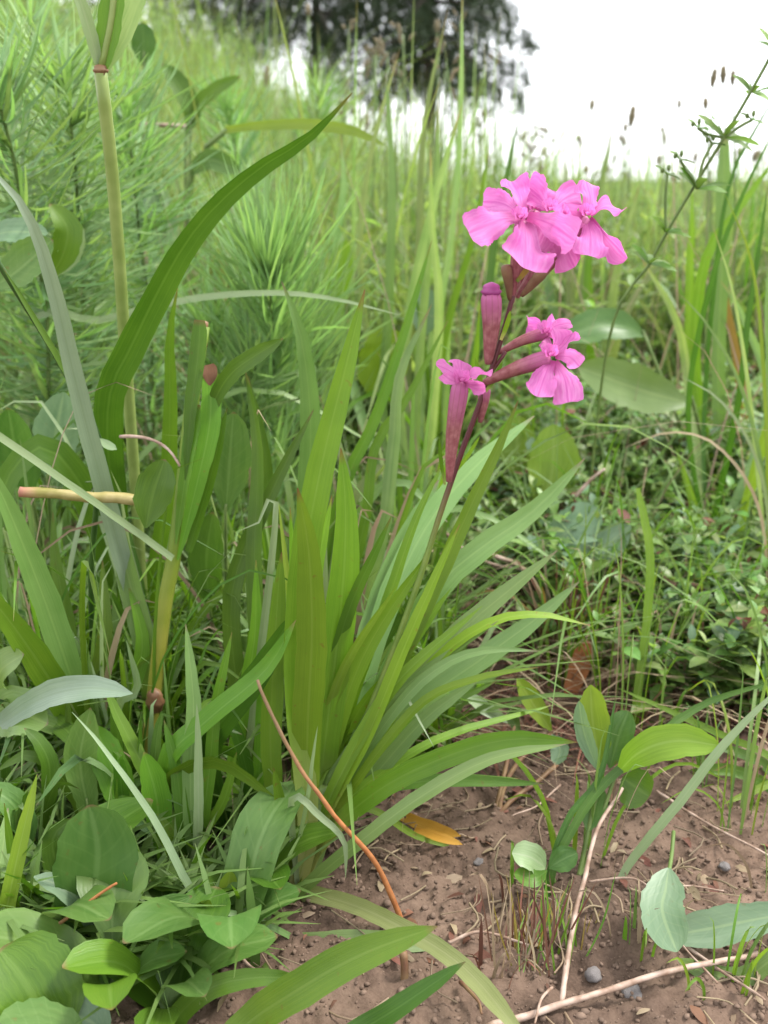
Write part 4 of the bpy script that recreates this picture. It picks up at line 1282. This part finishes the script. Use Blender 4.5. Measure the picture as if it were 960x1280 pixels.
for x, y, r in wh:
    whorl(q, x, y, .555, r * 1.1, 8)
for pp in ([(872, 236), (878, 205), (890, 180)], [(905, 172), (925, 158), (940, 150)], [(832, 290), (832, 250), (834, 218)], [(872, 236), (860, 215), (850, 200)], [(905, 172), (885, 168), (872, 160)]):
    q.stem(pp, .555, 4, 'gstem', 'side_shoot', n=8, ns=5)
    whorl(q, pp[-1][0], pp[-1][1], .555, 20, 5)
    q.blob(pp[-1][0] + 2, pp[-1][1] - 8, .555, 5, 8, 'gstem', 'bud')
    q.blob(pp[-1][0] - 6, pp[-1][1] - 5, .555, 5, 7, 'gstem', 'bud')


# ---- flowering grasses whose heads stand against the sky
def seedgrass(x, y, Y, hl, hw, label, group, rd, kind=0):
    lean = rd.uniform(-18, 18)
    b = place_px(x + lean, Y)
    q = Plant('seed_grass', label, 'grass', b, group)
    q.stem([(x + lean * .6, y + 130), (x + lean * .25, y + 60), (x, y)], (Y, Y), max(2.2, 3.4 / Y ** .5), 'gstem', 'stem', root=True, n=12, ns=5, taper=.6)
    if kind == 0:
        q.blob(x, y - hl / 2, Y, hw, hl, 'head', 'seed_head', axis=unit(np.array([-lean * .01, 0, 1.0])))
    else:
        for j in range(5):
            a = rd.uniform(-1, 1)
            q.blob(x + a * hl * .5, y - hl * .6 + abs(a) * 4 + j * hl * .2, Y, hw * .6, hl * .45, 'head', 'seed_head', axis=unit(np.array([a, 0, 1.0])))
    return q


rd = random.Random(21)
for x, y, Y, hl, hw, lab in [
    (892, 108, .9, 22, 8, 'tall stem with a dark oval seed head, leftmost of three heads'),
    (904, 104, .9, 22, 8, 'tall stem with a dark oval seed head, middle of three heads'),
    (916, 106, .9, 18, 7, 'tall stem with a dark slanting seed head, rightmost of three heads'),
    (740, 138, 1.5, 14, 7, 'highest small seed head standing above the pink flowers'),
    (790, 158, 1.3, 26, 9, 'yellowish grass head on the sky beside the pink flowers'),
    (849, 136, 1.6, 12, 6, 'small lone seed head on the white sky below the cleavers tip'),
    (882, 136, 1.0, 14, 7, 'small seed head just beside the three dark heads'),
    (828, 166, 2.0, 8, 6, 'tiny seed head on the white sky between two taller stems'),
]:
    seedgrass(x, y, Y, hl, hw, lab, None, rd)
for i in range(34):
    x = rd.uniform(600, 960); Y = rd.uniform(1.4, 3.2)
    y = rd.uniform(165, 228)
    seedgrass(x, y, Y, rd.uniform(8, 17), rd.uniform(4, 8), 'small seed head on a thin stem along the grassy skyline', 'seed heads along the skyline', rd, 0 if rd.random() < .7 else 1)
for i in range(26):
    x = rd.uniform(330, 620); Y = rd.uniform(1.0, 2.4)
    y = rd.uniform(10, 170)
    seedgrass(x, y, Y, rd.uniform(14, 34), rd.uniform(4, 8), 'thin stemmed grass head in front of the dark conifers', 'grass heads before the conifers', rd, 1 if rd.random() < .6 else 0)


# ---- tufts of grass in the middle ground, each blade its own part
def wild_tuft(px, Y, n, h, w, label, group, mats, rd, spreadx=.5):
    b = place_px(px, Y)
    q = Plant('grass_tuft', label, 'grass', b, group)
    for i in range(n):
        a = rd.uniform(0, 6.283); le = abs(rd.gauss(.28, .22)); hh = h * rd.uniform(.55, 1.15)
        d = np.array([math.cos(a), math.sin(a) * .7, 0])
        r0 = b + d * rd.uniform(0, .015) - np.array([0, 0, .003])
        C = spline([r0, r0 + d * hh * le * .25 + np.array([0, 0, hh * .5]), r0 + d * hh * le * .8 + np.array([0, 0, hh * (.95 - .3 * le)]),
                    r0 + d * hh * le * 1.4 + np.array([0, 0, hh * (1.05 - .75 * le)])], 12)
        W = w * rd.uniform(.6, 1.3) * prof('grass', np.linspace(0, 1, 13))
        T = unit(np.gradient(C, axis=0))
        nor = frames_rot(np.tile(unit(np.array([d[0], d[1], .3]) if rd.random() < .4 else np.array([rd.uniform(-.5, .5), -1, .3])), (13, 1)), T, rd.uniform(-40, 40))
        V, Qd, UV = ribbon(C, W, nor, 3, .25, .0)
        add_obj('blade', make_mesh('blade', V - b, Qd, M[rd.choice(mats)], UV), q.o)
    return q


def tuft_set(k, seed, pxr, yr, n, hr, wr, what, group, mats, marks, grow=0.0):
    rd = random.Random(seed)
    sp = sorted((rd.uniform(*yr), rd.uniform(*pxr)) for _ in range(k))
    seen = {}
    for Y, px in sp:
        h = rd.uniform(*hr) * (1 + grow * (Y - yr[0])); w = rd.uniform(*wr)
        mark = min(marks, key=lambda m: abs(m[0] - px))[1]
        seen[mark] = seen.get(mark, 0) + 1
        lab = ['nearest', 'second', 'third', 'fourth', 'fifth', 'sixth', 'seventh', 'eighth', 'ninth', 'tenth', 'eleventh', 'twelfth'][seen[mark] - 1] + ' ' + what + ' ' + mark
        wild_tuft(px, Y, n, h, w, lab, group, mats, rd)


tuft_set(28, 5, (-40, 590), (.55, 1.6), 13, (.13, .22), (.0032, .006), 'grass tuft back in line with', 'grass tufts behind the catchfly', ['blade', 'meadow', 'glau', 'meadow'],
         [(0, 'the silvery blade'), (120, 'the jointed culm'), (220, 'the two-leaved herb'), (320, 'the spurge leaf fan'), (420, 'the tallest catchfly leaf'), (500, 'the tall thin grass'), (580, 'the flower bud')], .2)
tuft_set(30, 6, (600, 1000), (1.05, 2.2), 13, (.17, .28), (.004, .007), 'pale grass tuft back in line with', 'grass tufts in the right meadow', ['meadow', 'meadow', 'glau', 'blade'],
         [(620, 'the flower stem'), (690, 'the upper flower cluster'), (760, 'the plantain leaves'), (830, 'the cleavers stem'), (900, 'the wide upright blade'), (960, 'the ochre blade')])
tuft_set(12, 7, (150, 350), (.40, .50), 9, (.05, .11), (.003, .005), 'short grass tuft at the foot of', 'short tufts at the foot of the blades', ['blade', 'dark', 'blade'],
         [(170, 'the yellow culm'), (230, 'the white ribbed blades'), (290, 'the dark upright blades'), (340, 'the catchfly leaves')])
tuft_set(20, 9, (-30, 470), (.39, .56), 10, (.09, .19), (.0016, .0032), 'narrow-bladed grass tuft seen beside', 'narrow tufts among the broad blades', ['blade', 'glau', 'pale', 'dark', 'dry', 'blade'],
         [(0, 'the dark leaf at the picture edge'), (90, 'the silvery blade foot'), (180, 'the yellow culm'), (260, 'the leaf sheath'), (340, 'the dark upright blade'), (430, 'the tallest catchfly leaf')])
tuft_set(16, 10, (690, 995), (.36, .60), 8, (.05, .12), (.0009, .0020), 'fine grass tuft over the soil edge near', 'fine tufts at the edge of the soil', ['blade', 'glau', 'dry', 'bright'],
         [(720, 'the green seedling'), (800, 'the single light stem'), (880, 'the crossing pale blades'), (960, 'the picture edge')])
tuft_set(12, 8, (-30, 200), (.34, .46), 8, (.04, .08), (.004, .008), 'low leafy grass tuft below', 'low tufts among the broad leaves', ['herb', 'dark', 'blade'],
         [(0, 'the leaning broad blades'), (60, 'the level glaucous leaf'), (120, 'the purple tipped leaves'), (180, 'the cut side shoot')])

rd = random.Random(61)
for px_, Y_, lab_ in ((452, .60, 'dark brown clump of dead grass behind the tallest catchfly leaf'), (545, .62, 'brown clump of dead grass behind the flower stem'), (330, .66, 'dry brown clump under the spurge leaf fan'),
                      (85, .62, 'dry brown clump behind the silvery blade'), (215, .72, 'dry brown clump beyond the jointed culm'), (700, .53, 'rusty clump of dead grass at the tips of the catchfly leaves')):
    wild_tuft(px_, Y_, 46, rd.uniform(.055, .085), .0013, lab_, 'dead grass clumps', ['dry', 'rust', 'rust', 'dry', 'ochre'], rd)

# ================================================================== GROUND COVER (small leaves on short shoots)
def small_leaf_mesh(name, mat):
    C = np.array([(0, 0, 0), (.18, 0, .03), (.45, 0, .06), (.75, 0, .04), (1, 0, -.03)], float)
    W = np.array([.08, .3, .5, .38, .04])
    V, Q, UV = ribbon(C, W, np.tile([0, 0, 1.0], (5, 1)), 3, .22)
    return V, Q, UV


SV, SQ, SU = small_leaf_mesh('l', None)
SLM = make_mesh('small_leaf', SV, SQ, M['thyme'], SU)


def shoot_frames(b, h, rd, size):
    """pairs of opposite leaves up a short bent shoot"""
    lean = np.array([rd.gauss(0, .35), rd.gauss(-.1, .3), 0])
    P = [b - np.array([0, 0, .003]), b + lean * h * .3 + np.array([0, 0, h * .5]), b + lean * h + np.array([0, 0, h])]
    C = spline(P, 10)
    out = []
    k = max(3, int(h / (size * .62)))
    a = rd.uniform(0, 6.3)
    for i in range(k):
        t = .25 + .75 * i / (k - 1)
        c = C[min(10, int(t * 10))]
        s = size * (.75 + .45 * math.sin(t * 2.6)) * (1.0 if t < .95 else .6)
        for sgn in (0, math.pi):
            out.append((c, a + sgn + rd.uniform(-.25, .25), rd.uniform(-.1, .75) + (.5 if t > .95 else 0), s * rd.uniform(.8, 1.2)))
        a += 1.45
    return C, out


rd = random.Random(33)
spots = []
while len(spots) < 64:
    y = rd.uniform(.475, .72); px = rd.uniform(600, 985)
    if px < 690 and y < .60: continue
    if px < 800 and y < .52: continue
    spots.append((y, px))
for y, px in sorted(spots):
    b = place_px(px, y)
    q = Plant('ground_cover_shoot', 'small-leaved green creeping shoot on the bank above the bare soil', 'herb', b, 'creeping shoots on the bank')
    h = rd.uniform(.018, .045)
    C, lv = shoot_frames(b, h, rd, rd.uniform(.008, .0125))
    V, Qd, UV = tube(C, np.linspace(.0008, .0005, 11), 5)
    add_obj('stem', make_mesh('stem', V - b, Qd, M['rstem'], UV), q.o)
    for c, a, el, s in lv:
        o = add_obj('leaf', SLM, q.o)
        o.location = c - b
        o.rotation_euler = (rd.uniform(-.3, .3), -el, a)
        o.scale = (s, s, s)
# the rest of the mat
Vs, Qs, Us, Ts, off = [], [], [], [], 0
rd = random.Random(34)
for i in range(2600):
    y = .48 + .85 * rd.random() ** 1.2; px = rd.uniform(560, 1000)
    if px < 680 and y < .60: continue
    if px < 800 and y < .52: continue
    if y < .56 and rd.random() < .35: continue
    b = place_px(px, y); b[0] += rd.uniform(-.01, .01)
    h = rd.uniform(.014, .05) * (1.1 if y < .7 else 1.7) * (.95 + .9 * noise.noise(Vector((b[0] * 14, b[1] * 14, 2))))
    h = max(.01, h)
    C, lv = shoot_frames(b, h, rd, rd.uniform(.007, .0155))
    for c, a, el, s in lv:
        m = np.array((Matrix.Rotation(a, 3, 'Z') @ Matrix.Rotation(-el, 3, 'Y') @ Matrix.Rotation(rd.uniform(-.3, .3), 3, 'X')))
        Vs.append(SV * s @ m.T + c); Qs.append(SQ + off); Us.append(SU); off += len(SV)
        Ts.append(np.full(len(SV), rd.random()))
gm = make_mesh('ground_cover', np.vstack(Vs), np.vstack(Qs), M['thyme'], np.vstack(Us), np.concatenate(Ts))
for extra in ('meadow', 'bluish', 'rust'):
    gm.materials.append(M[extra])
nl = len(SQ)
sel = rng.choice([0, 0, 0, 0, 1, 1, 2, 3], size=len(gm.polygons) // nl + 1, p=[.16, .16, .16, .15, .12, .12, .07, .06])
gm.polygons.foreach_set('material_index', np.repeat(sel, nl)[:len(gm.polygons)].astype(np.int32))
o = add_obj('ground_cover', gm)
o['kind'] = 'stuff'; o['label'] = 'dense mat of tiny green leaves covering the bank'; o['category'] = 'ground cover'
# the same small leaves thinly under the left hand growth
Vs, Qs, Us, Ts, off = [], [], [], [], 0
for i in range(900):
    y = .46 + .8 * rd.random(); px = rd.uniform(-40, 560)
    b = place_px(px, y)
    h = rd.uniform(.015, .06)
    C, lv = shoot_frames(b, h, rd, rd.uniform(.008, .015))
    for c, a, el, s in lv:
        m = np.array((Matrix.Rotation(a, 3, 'Z') @ Matrix.Rotation(-el, 3, 'Y')))
        Vs.append(SV * s @ m.T + c); Qs.append(SQ + off); Us.append(SU); off += len(SV)
        Ts.append(np.full(len(SV), rd.random()))
o = add_obj('undergrowth', make_mesh('undergrowth', np.vstack(Vs), np.vstack(Qs), M['thyme'], np.vstack(Us), np.concatenate(Ts)))
o['kind'] = 'stuff'; o['label'] = 'low leafy undergrowth below the grass and spurge'; o['category'] = 'undergrowth'

# leafy herbs through the meadow, too far to pick apart
Vs, Qs, Us, Ts, off = [], [], [], [], 0
for i in range(1500):
    y = .85 + 2.6 * rd.random() ** 1.3; px = rd.uniform(-40, 1000)
    if px > 560 and y < 1.1: continue
    b = place_px(px, y)
    h = rd.uniform(.06, .25)
    C, lv = shoot_frames(b, h, rd, rd.uniform(.012, .03))
    for c, a, el, s in lv:
        m = np.array((Matrix.Rotation(a, 3, 'Z') @ Matrix.Rotation(-el, 3, 'Y')))
        Vs.append(SV * np.array([s, s * .7, s]) @ m.T + c); Qs.append(SQ + off); Us.append(SU); off += len(SV)
        Ts.append(np.full(len(SV), rd.random()))
o = add_obj('meadow_herbs', make_mesh('meadow_herbs', np.vstack(Vs), np.vstack(Qs), M['meadow'], np.vstack(Us), np.concatenate(Ts)))
o['kind'] = 'stuff'; o['label'] = 'leafy meadow herbs mixed through the distant grass'; o['category'] = 'herbs'

# low broad-leaved rosettes that close the gaps at the bottom left
rd = random.Random(77)
ROS = [(30, 1120, 'beside the pale upright blade'), (60, 1180, 'between the big oval leaf and the corner leaves'), 
       (290, 1190, 'under the broad foreground leaves'), (170, 1050, 'at the foot of the yellow culm'),
       (140, 1260, 'beside the dark corner leaves'), (10, 930, 'behind the level glaucous leaf'),
       (320, 1130, 'against the catchfly foot'), (215, 1262, 'between the corner leaves and the foreground leaves'), (80, 960, 'below the broad leaning blades')]
for px, py, where in ROS:
    b = gnd(px, py)
    q = Plant('herb_rosette', 'low rosette of green oval leaves ' + where, 'herb', b, 'low leaf rosettes')
    k = rd.randint(4, 6); a0 = rd.uniform(0, 6.3)
    for i in range(k):
        a = a0 + 6.283 * i / k + rd.uniform(-.3, .3)
        d = np.array([math.cos(a), math.sin(a), 0]); L = rd.uniform(.026, .05); up = rd.uniform(.4, 1.3)
        C = spline([b + np.array([0, 0, -.002]), b + d * L * .45 + np.array([0, 0, L * up * .6]), b + d * L + np.array([0, 0, L * up * .75])], 12)
        W = prof('spat' if rd.random() < .3 else 'round', np.linspace(0, 1, 13)) * L * rd.uniform(.42, .62)
        V, Qd, UV = ribbon(C, W, np.tile(unit(np.array([-d[0] * .4, -d[1] * .4, 1])), (13, 1)), 5, .15, .03, i, .1)
        add_obj('leaf', make_mesh('leaf', V - b, Qd, M[rd.choice(['herb', 'dark', 'blade', 'herb', 'dark'])], UV), q.o)

# ================================================================== SEEDLINGS ON THE BARE SOIL
q = herb('green seedling with upright folded leaves and one long level leaf', gnd(716, 1120), [
    ([(752, 962), (741, 905), (738, 856)], (.372, .378), 40, 'oval', 'bright', 14, False),
    ([(748, 965), (730, 915), (724, 876)], (.37, .37), 20, 'oval', 'bluish', -20, False),
    ([(762, 960), (775, 915), (786, 888)], (.376, .384), 40, 'oval', 'herb', -10, False),
    ([(770, 968), (800, 940), (845, 926), (900, 932)], (.37, .36), 42, 'oval', 'bright', 12, False),
    ([(778, 972), (792, 982), (812, 996)], (.37, .362), 46, 'round', 'dark', 24, False),
    ([(735, 1040), (742, 1010), (752, 985)], (.36, .37), 32, 'oval', 'herb', 0, False)], name='seedling', cat='seedling')
q.stem([(722, 1100), (735, 1040), (752, 960)], (.352, .372), 6, 'gstem', 'stem', root=True, n=14)
q.stem([(728, 1090), (752, 1020), (770, 966)], (.354, .37), 5, 'gstem', 'stem', root=True, n=14)
q = tuft('thin dark grass blades springing over the seedling toward the picture edge', gnd(688, 1130), [
    ([(690, 1090), (738, 1000), (800, 940), (880, 880), (985, 848)], [.345, .36, .375, .39, .39], 11, 'grass', 'dark', 10),
    ([(684, 1100), (712, 1020), (750, 970), (770, 870)], (.345, .38), 8, 'grass', 'dark', 0)])
q = Plant('grass_plant', 'pale straight grass blade slanting up over the bare soil', 'grass', gnd(765, 1118))
q.leaf([(780, 1090), (850, 1002), (910, 925), (985, 850)], (.352, .36), 12, 'grass', 'pale', 0, root=True, n=20, nc=3)
q = Plant('grass_plant', 'light thin blade lying from the ground cover down to the picture edge', 'grass', gnd(985, 985))
q.leaf([(965, 948), (900, 918), (840, 890), (772, 860)], (.41, .45), 9, 'grass', 'bright', 0, root=True, n=20, nc=3)
tuft('low grass blades at the picture edge above the bare soil', gnd(985, 1000), [
    ([(950, 975), (900, 960), (840, 972)], (.42, .43), 12, 'grass', 'blade', 0),
    ([(960, 985), (920, 968), (880, 966)], (.41, .41), 10, 'grass', 'blade', 0),
    ([(970, 980), (940, 990), (905, 1005)], (.41, .40), 10, 'grass', 'bright', 0),
    ([(960, 960), (920, 940), (880, 930)], (.43, .43), 14, 'grass', 'dark', 0)])
q = herb('pale bluish seedling leaf hanging over the bare soil', gnd(836, 1075), [
    ([(836, 1085), (832, 1112), (828, 1140), (846, 1190)], (.33, .290), 52, 'round', 'bluish', 4, False)], name='seedling', cat='seedling')
q.stem([(842, 1040), (840, 1065), (836, 1092)], [.36, .345, .33], 5, 'gstem', 'stem', root=True, n=14)
herb('broad bluish leaf with a bright rib at the lower picture edge', gnd(1000, 1175), [
    ([(985, 1142), (930, 1152), (880, 1162), (832, 1170)], (.312, .311), 46, 'lance2', 'bluish', -8, True),
    ([(990, 1180), (930, 1222), (880, 1215), (845, 1198)], (.298, .298), 26, 'lance2', 'glau', 0, True)])
q = herb('low seedling with pale spotted leaves by the pinkish dry stem', gnd(694, 1100), [
    ([(682, 1085), (664, 1072), (640, 1066)], (.345, .34), 34, 'round', 'pale', 0, False),
    ([(686, 1085), (704, 1074), (722, 1066)], (.345, .345), 30, 'oval', 'herb', 10, False),
    ([(684, 1088), (668, 1098), (642, 1092)], (.34, .335), 24, 'oval', 'blade', 0, False)], name='seedling', cat='seedling')
q.stem([(690, 1095), (686, 1086)], (.35, .352), 6, 'gstem', 'stem', root=True, n=6)
q = herb('brown-stemmed seedling with small leaves behind the lowest catchfly leaf', gnd(618, 1022), [
    ([(690, 915), (668, 882), (646, 848)], (.43, .43), 26, 'oval', 'bright', 10, False),
    ([(640, 905), (610, 888), (580, 866)], (.435, .44), 18, 'oval', 'pale', 8, False),
    ([(690, 918), (700, 936), (694, 956)], (.42, .41), 22, 'oval', 'bluish', 8, False),
    ([(650, 915), (640, 895), (652, 885)], (.43, .43), 16, 'oval', 'herb', 8, False)], name='seedling', cat='seedling')
for pp in ([(628, 990), (650, 950), (690, 916)], [(625, 990), (634, 950), (642, 908)], [(640, 1000), (668, 980), (696, 956)]):
    q.stem(pp, (.405, .43), 6, 'rstem', 'stem', root=True, n=10)

rd = random.Random(91)
for px_, py_, n_, h_, mats_, lab_ in (
        (930, 1040, 9, .045, ['blade', 'bright'], 'small grass weed at the picture edge beside the long straw'),
        (880, 985, 9, .05, ['blade', 'glau'], 'small grass weed under the crossing pale blades'),
        (905, 1235, 10, .035, ['blade', 'dry', 'bright'], 'small grass weed behind the stick end'),
        (800, 1195, 10, .03, ['blade', 'dry', 'dry'], 'small half dry weed beside the hanging bluish leaf'),
        (610, 1235, 8, .025, ['rust', 'dry'], 'small dry weed beside the curving pale leaf'),
        (960, 1120, 8, .04, ['blade', 'bright', 'dry'], 'small grass weed above the broad bluish leaf'),
        (760, 1010, 9, .035, ['blade', 'glau', 'dry'], 'small grass weed at the seedling foot'),
        (560, 960, 9, .03, ['rust', 'dry', 'blade'], 'small rusty weed under the lowest catchfly leaf'),
        (820, 940, 9, .05, ['blade', 'glau', 'bright'], 'small grass weed behind the long level leaf'),
        (640, 1130, 8, .022, ['rust', 'dry', 'blade'], 'small dry weed beside the pale spotted seedling')):
    b_ = gnd(px_, py_)
    q = wild_tuft(px_, b_[1], n_, h_, .0013, lab_, 'small weeds on the soil', mats_, rd)

# ---- red-brown stump of dead grass
q = Plant('dead_grass_stump', 'red brown stump of dead fine grass on bare soil', 'grass', gnd(672, 1215))
rd = random.Random(8)
for i in range(120):
    x0 = 668 + rd.gauss(0, 26); x1 = x0 + rd.gauss(8, 24); y1 = rd.uniform(1085, 1205)
    q.leaf([(x0, 1222 + rd.uniform(-14, 14)), ((x0 + x1) / 2 + rd.gauss(0, 5), (1220 + y1) / 2), (x1, y1)], (.303 + rd.uniform(-.006, .01), .315 + rd.uniform(-.01, .02)), rd.uniform(1.5, 3.2), 'grass',
           rd.choice(['dry', 'dry', 'rust', 'rust', 'ochre', 'blade']), 0, name='blade', n=8, nc=3)

# ---- pebbles
def pebble(px, py, w, label, seed):
    c = gnd(px, py); k = ((c - CAMP) @ FWD) / F * w / 2
    v = []
    me = bpy.data.meshes.new('pebble')
    import bmesh
    bm = bmesh.new(); bmesh.ops.create_icosphere(bm, subdivisions=3, radius=1)
    for w_ in bm.verts:
        n_ = noise.noise(w_.co * 1.3 + Vector((seed * 7, 0, 0))) * .35 + noise.noise(w_.co * 3 + Vector((seed, 3, 0))) * .1
        w_.co *= 1 + n_; w_.co.z *= .72
    for f in bm.faces: f.smooth = True
    bm.to_mesh(me); bm.free(); me.materials.append(M['stone'])
    o = add_obj('pebble', me); o.location = c + np.array([0, 0, k * .35]); o.scale = (k, k, k)
    o.rotation_euler = (0, 0, seed)
    o['label'] = label; o['category'] = 'pebble'


pebble(520, 936, 30, 'grey pebble between the catchfly leaves and the lowest leaf', 1)
pebble(742, 1222, 22, 'grey pebble half behind the pinkish stick', 2)
pebble(790, 1246, 26, 'grey bluish pebble below the pinkish stick', 3)
pebble(598, 1080, 14, 'tiny pale pebble below the yellow dead leaf', 4)
pebble(640, 975, 13, 'tiny pale pebble by the brown-stemmed seedling', 5)
pebble(905, 1085, 14, 'tiny pebble on the bare soil at right', 6)

# fine dry bits on the soil
Vs, Qs, Us, Ts, off = [], [], [], [], 0
n = 520
x = rng.uniform(-.12, .30, n); y = rng.uniform(.26, .56, n)
L = rng.uniform(.005, .028, n); a = rng.uniform(0, 6.283, n)
for i in range(n):
    z = lay(x[i], y[i]) + relief(x[i], y[i]) + .0012
    d = np.array([math.cos(a[i]), math.sin(a[i]), 0]) * L[i] / 2
    c0 = np.array([x[i], y[i], z])
    bend = np.array([-d[1], d[0], 0]) * rng.normal(0, .4)
    C = spline([c0 - d, c0 + bend + np.array([0, 0, rng.uniform(0, .003)]), c0 + d + np.array([0, 0, rng.uniform(-.001, .004)])], 6)
    V, Qd, UV = tube(C, np.full(7, rng.uniform(.0002, .00055)), 4, cap=False)
    Vs.append(V); Qs.append(np.array(Qd) + off); off += len(V); Us.append(UV); Ts.append(np.full(len(V), rng.random()))
o = add_obj('straw_litter', make_mesh('straw_litter', np.vstack(Vs), np.vstack(Qs), M['dry'], np.vstack(Us), np.concatenate(Ts)))
o['kind'] = 'stuff'; o['label'] = 'fine dry straw bits scattered on the bare soil'; o['category'] = 'litter'

# brown flakes of dead leaf trodden into the soil
Vs, Qs, Us, Ts, off = [], [], [], [], 0
for i in range(420):
    fx, fy = rng.uniform(-.10, .30), rng.uniform(.26, .55)
    L_ = rng.uniform(.003, .009)
    c0 = np.array([fx, fy, lay(fx, fy) + relief(fx, fy) + .0006])
    a_ = rng.uniform(0, 6.283); d = np.array([math.cos(a_), math.sin(a_), rng.normal(0, .18)])
    C = np.array([c0 - d * L_ / 2, c0 - d * L_ * .15 + [0, 0, .0006], c0 + d * L_ * .2 + [0, 0, .0009], c0 + d * L_ / 2])
    W = np.array([.25, .9, 1, .2]) * L_ * rng.uniform(.25, .6)
    V, Qd, UV = ribbon(C, W, np.tile(unit(np.array([rng.normal(0, .3), rng.normal(0, .3), 1])), (4, 1)), 3, rng.uniform(-.3, .5), 0, i)
    Vs.append(V); Qs.append(Qd + off); off += len(V); Us.append(UV); Ts.append(np.full(len(V), rng.random()))
fm = make_mesh('leaf_flakes', np.vstack(Vs), np.vstack(Qs), M['rust'], np.vstack(Us), np.concatenate(Ts))
fm.materials.append(M['dry'])
fm.polygons.foreach_set('material_index', np.repeat(rng.integers(0, 2, 420), len(fm.polygons) // 420).astype(np.int32))
o = add_obj('leaf_flakes', fm)
o['kind'] = 'stuff'; o['label'] = 'brown flakes of dead leaf scattered on the bare soil'; o['category'] = 'litter'
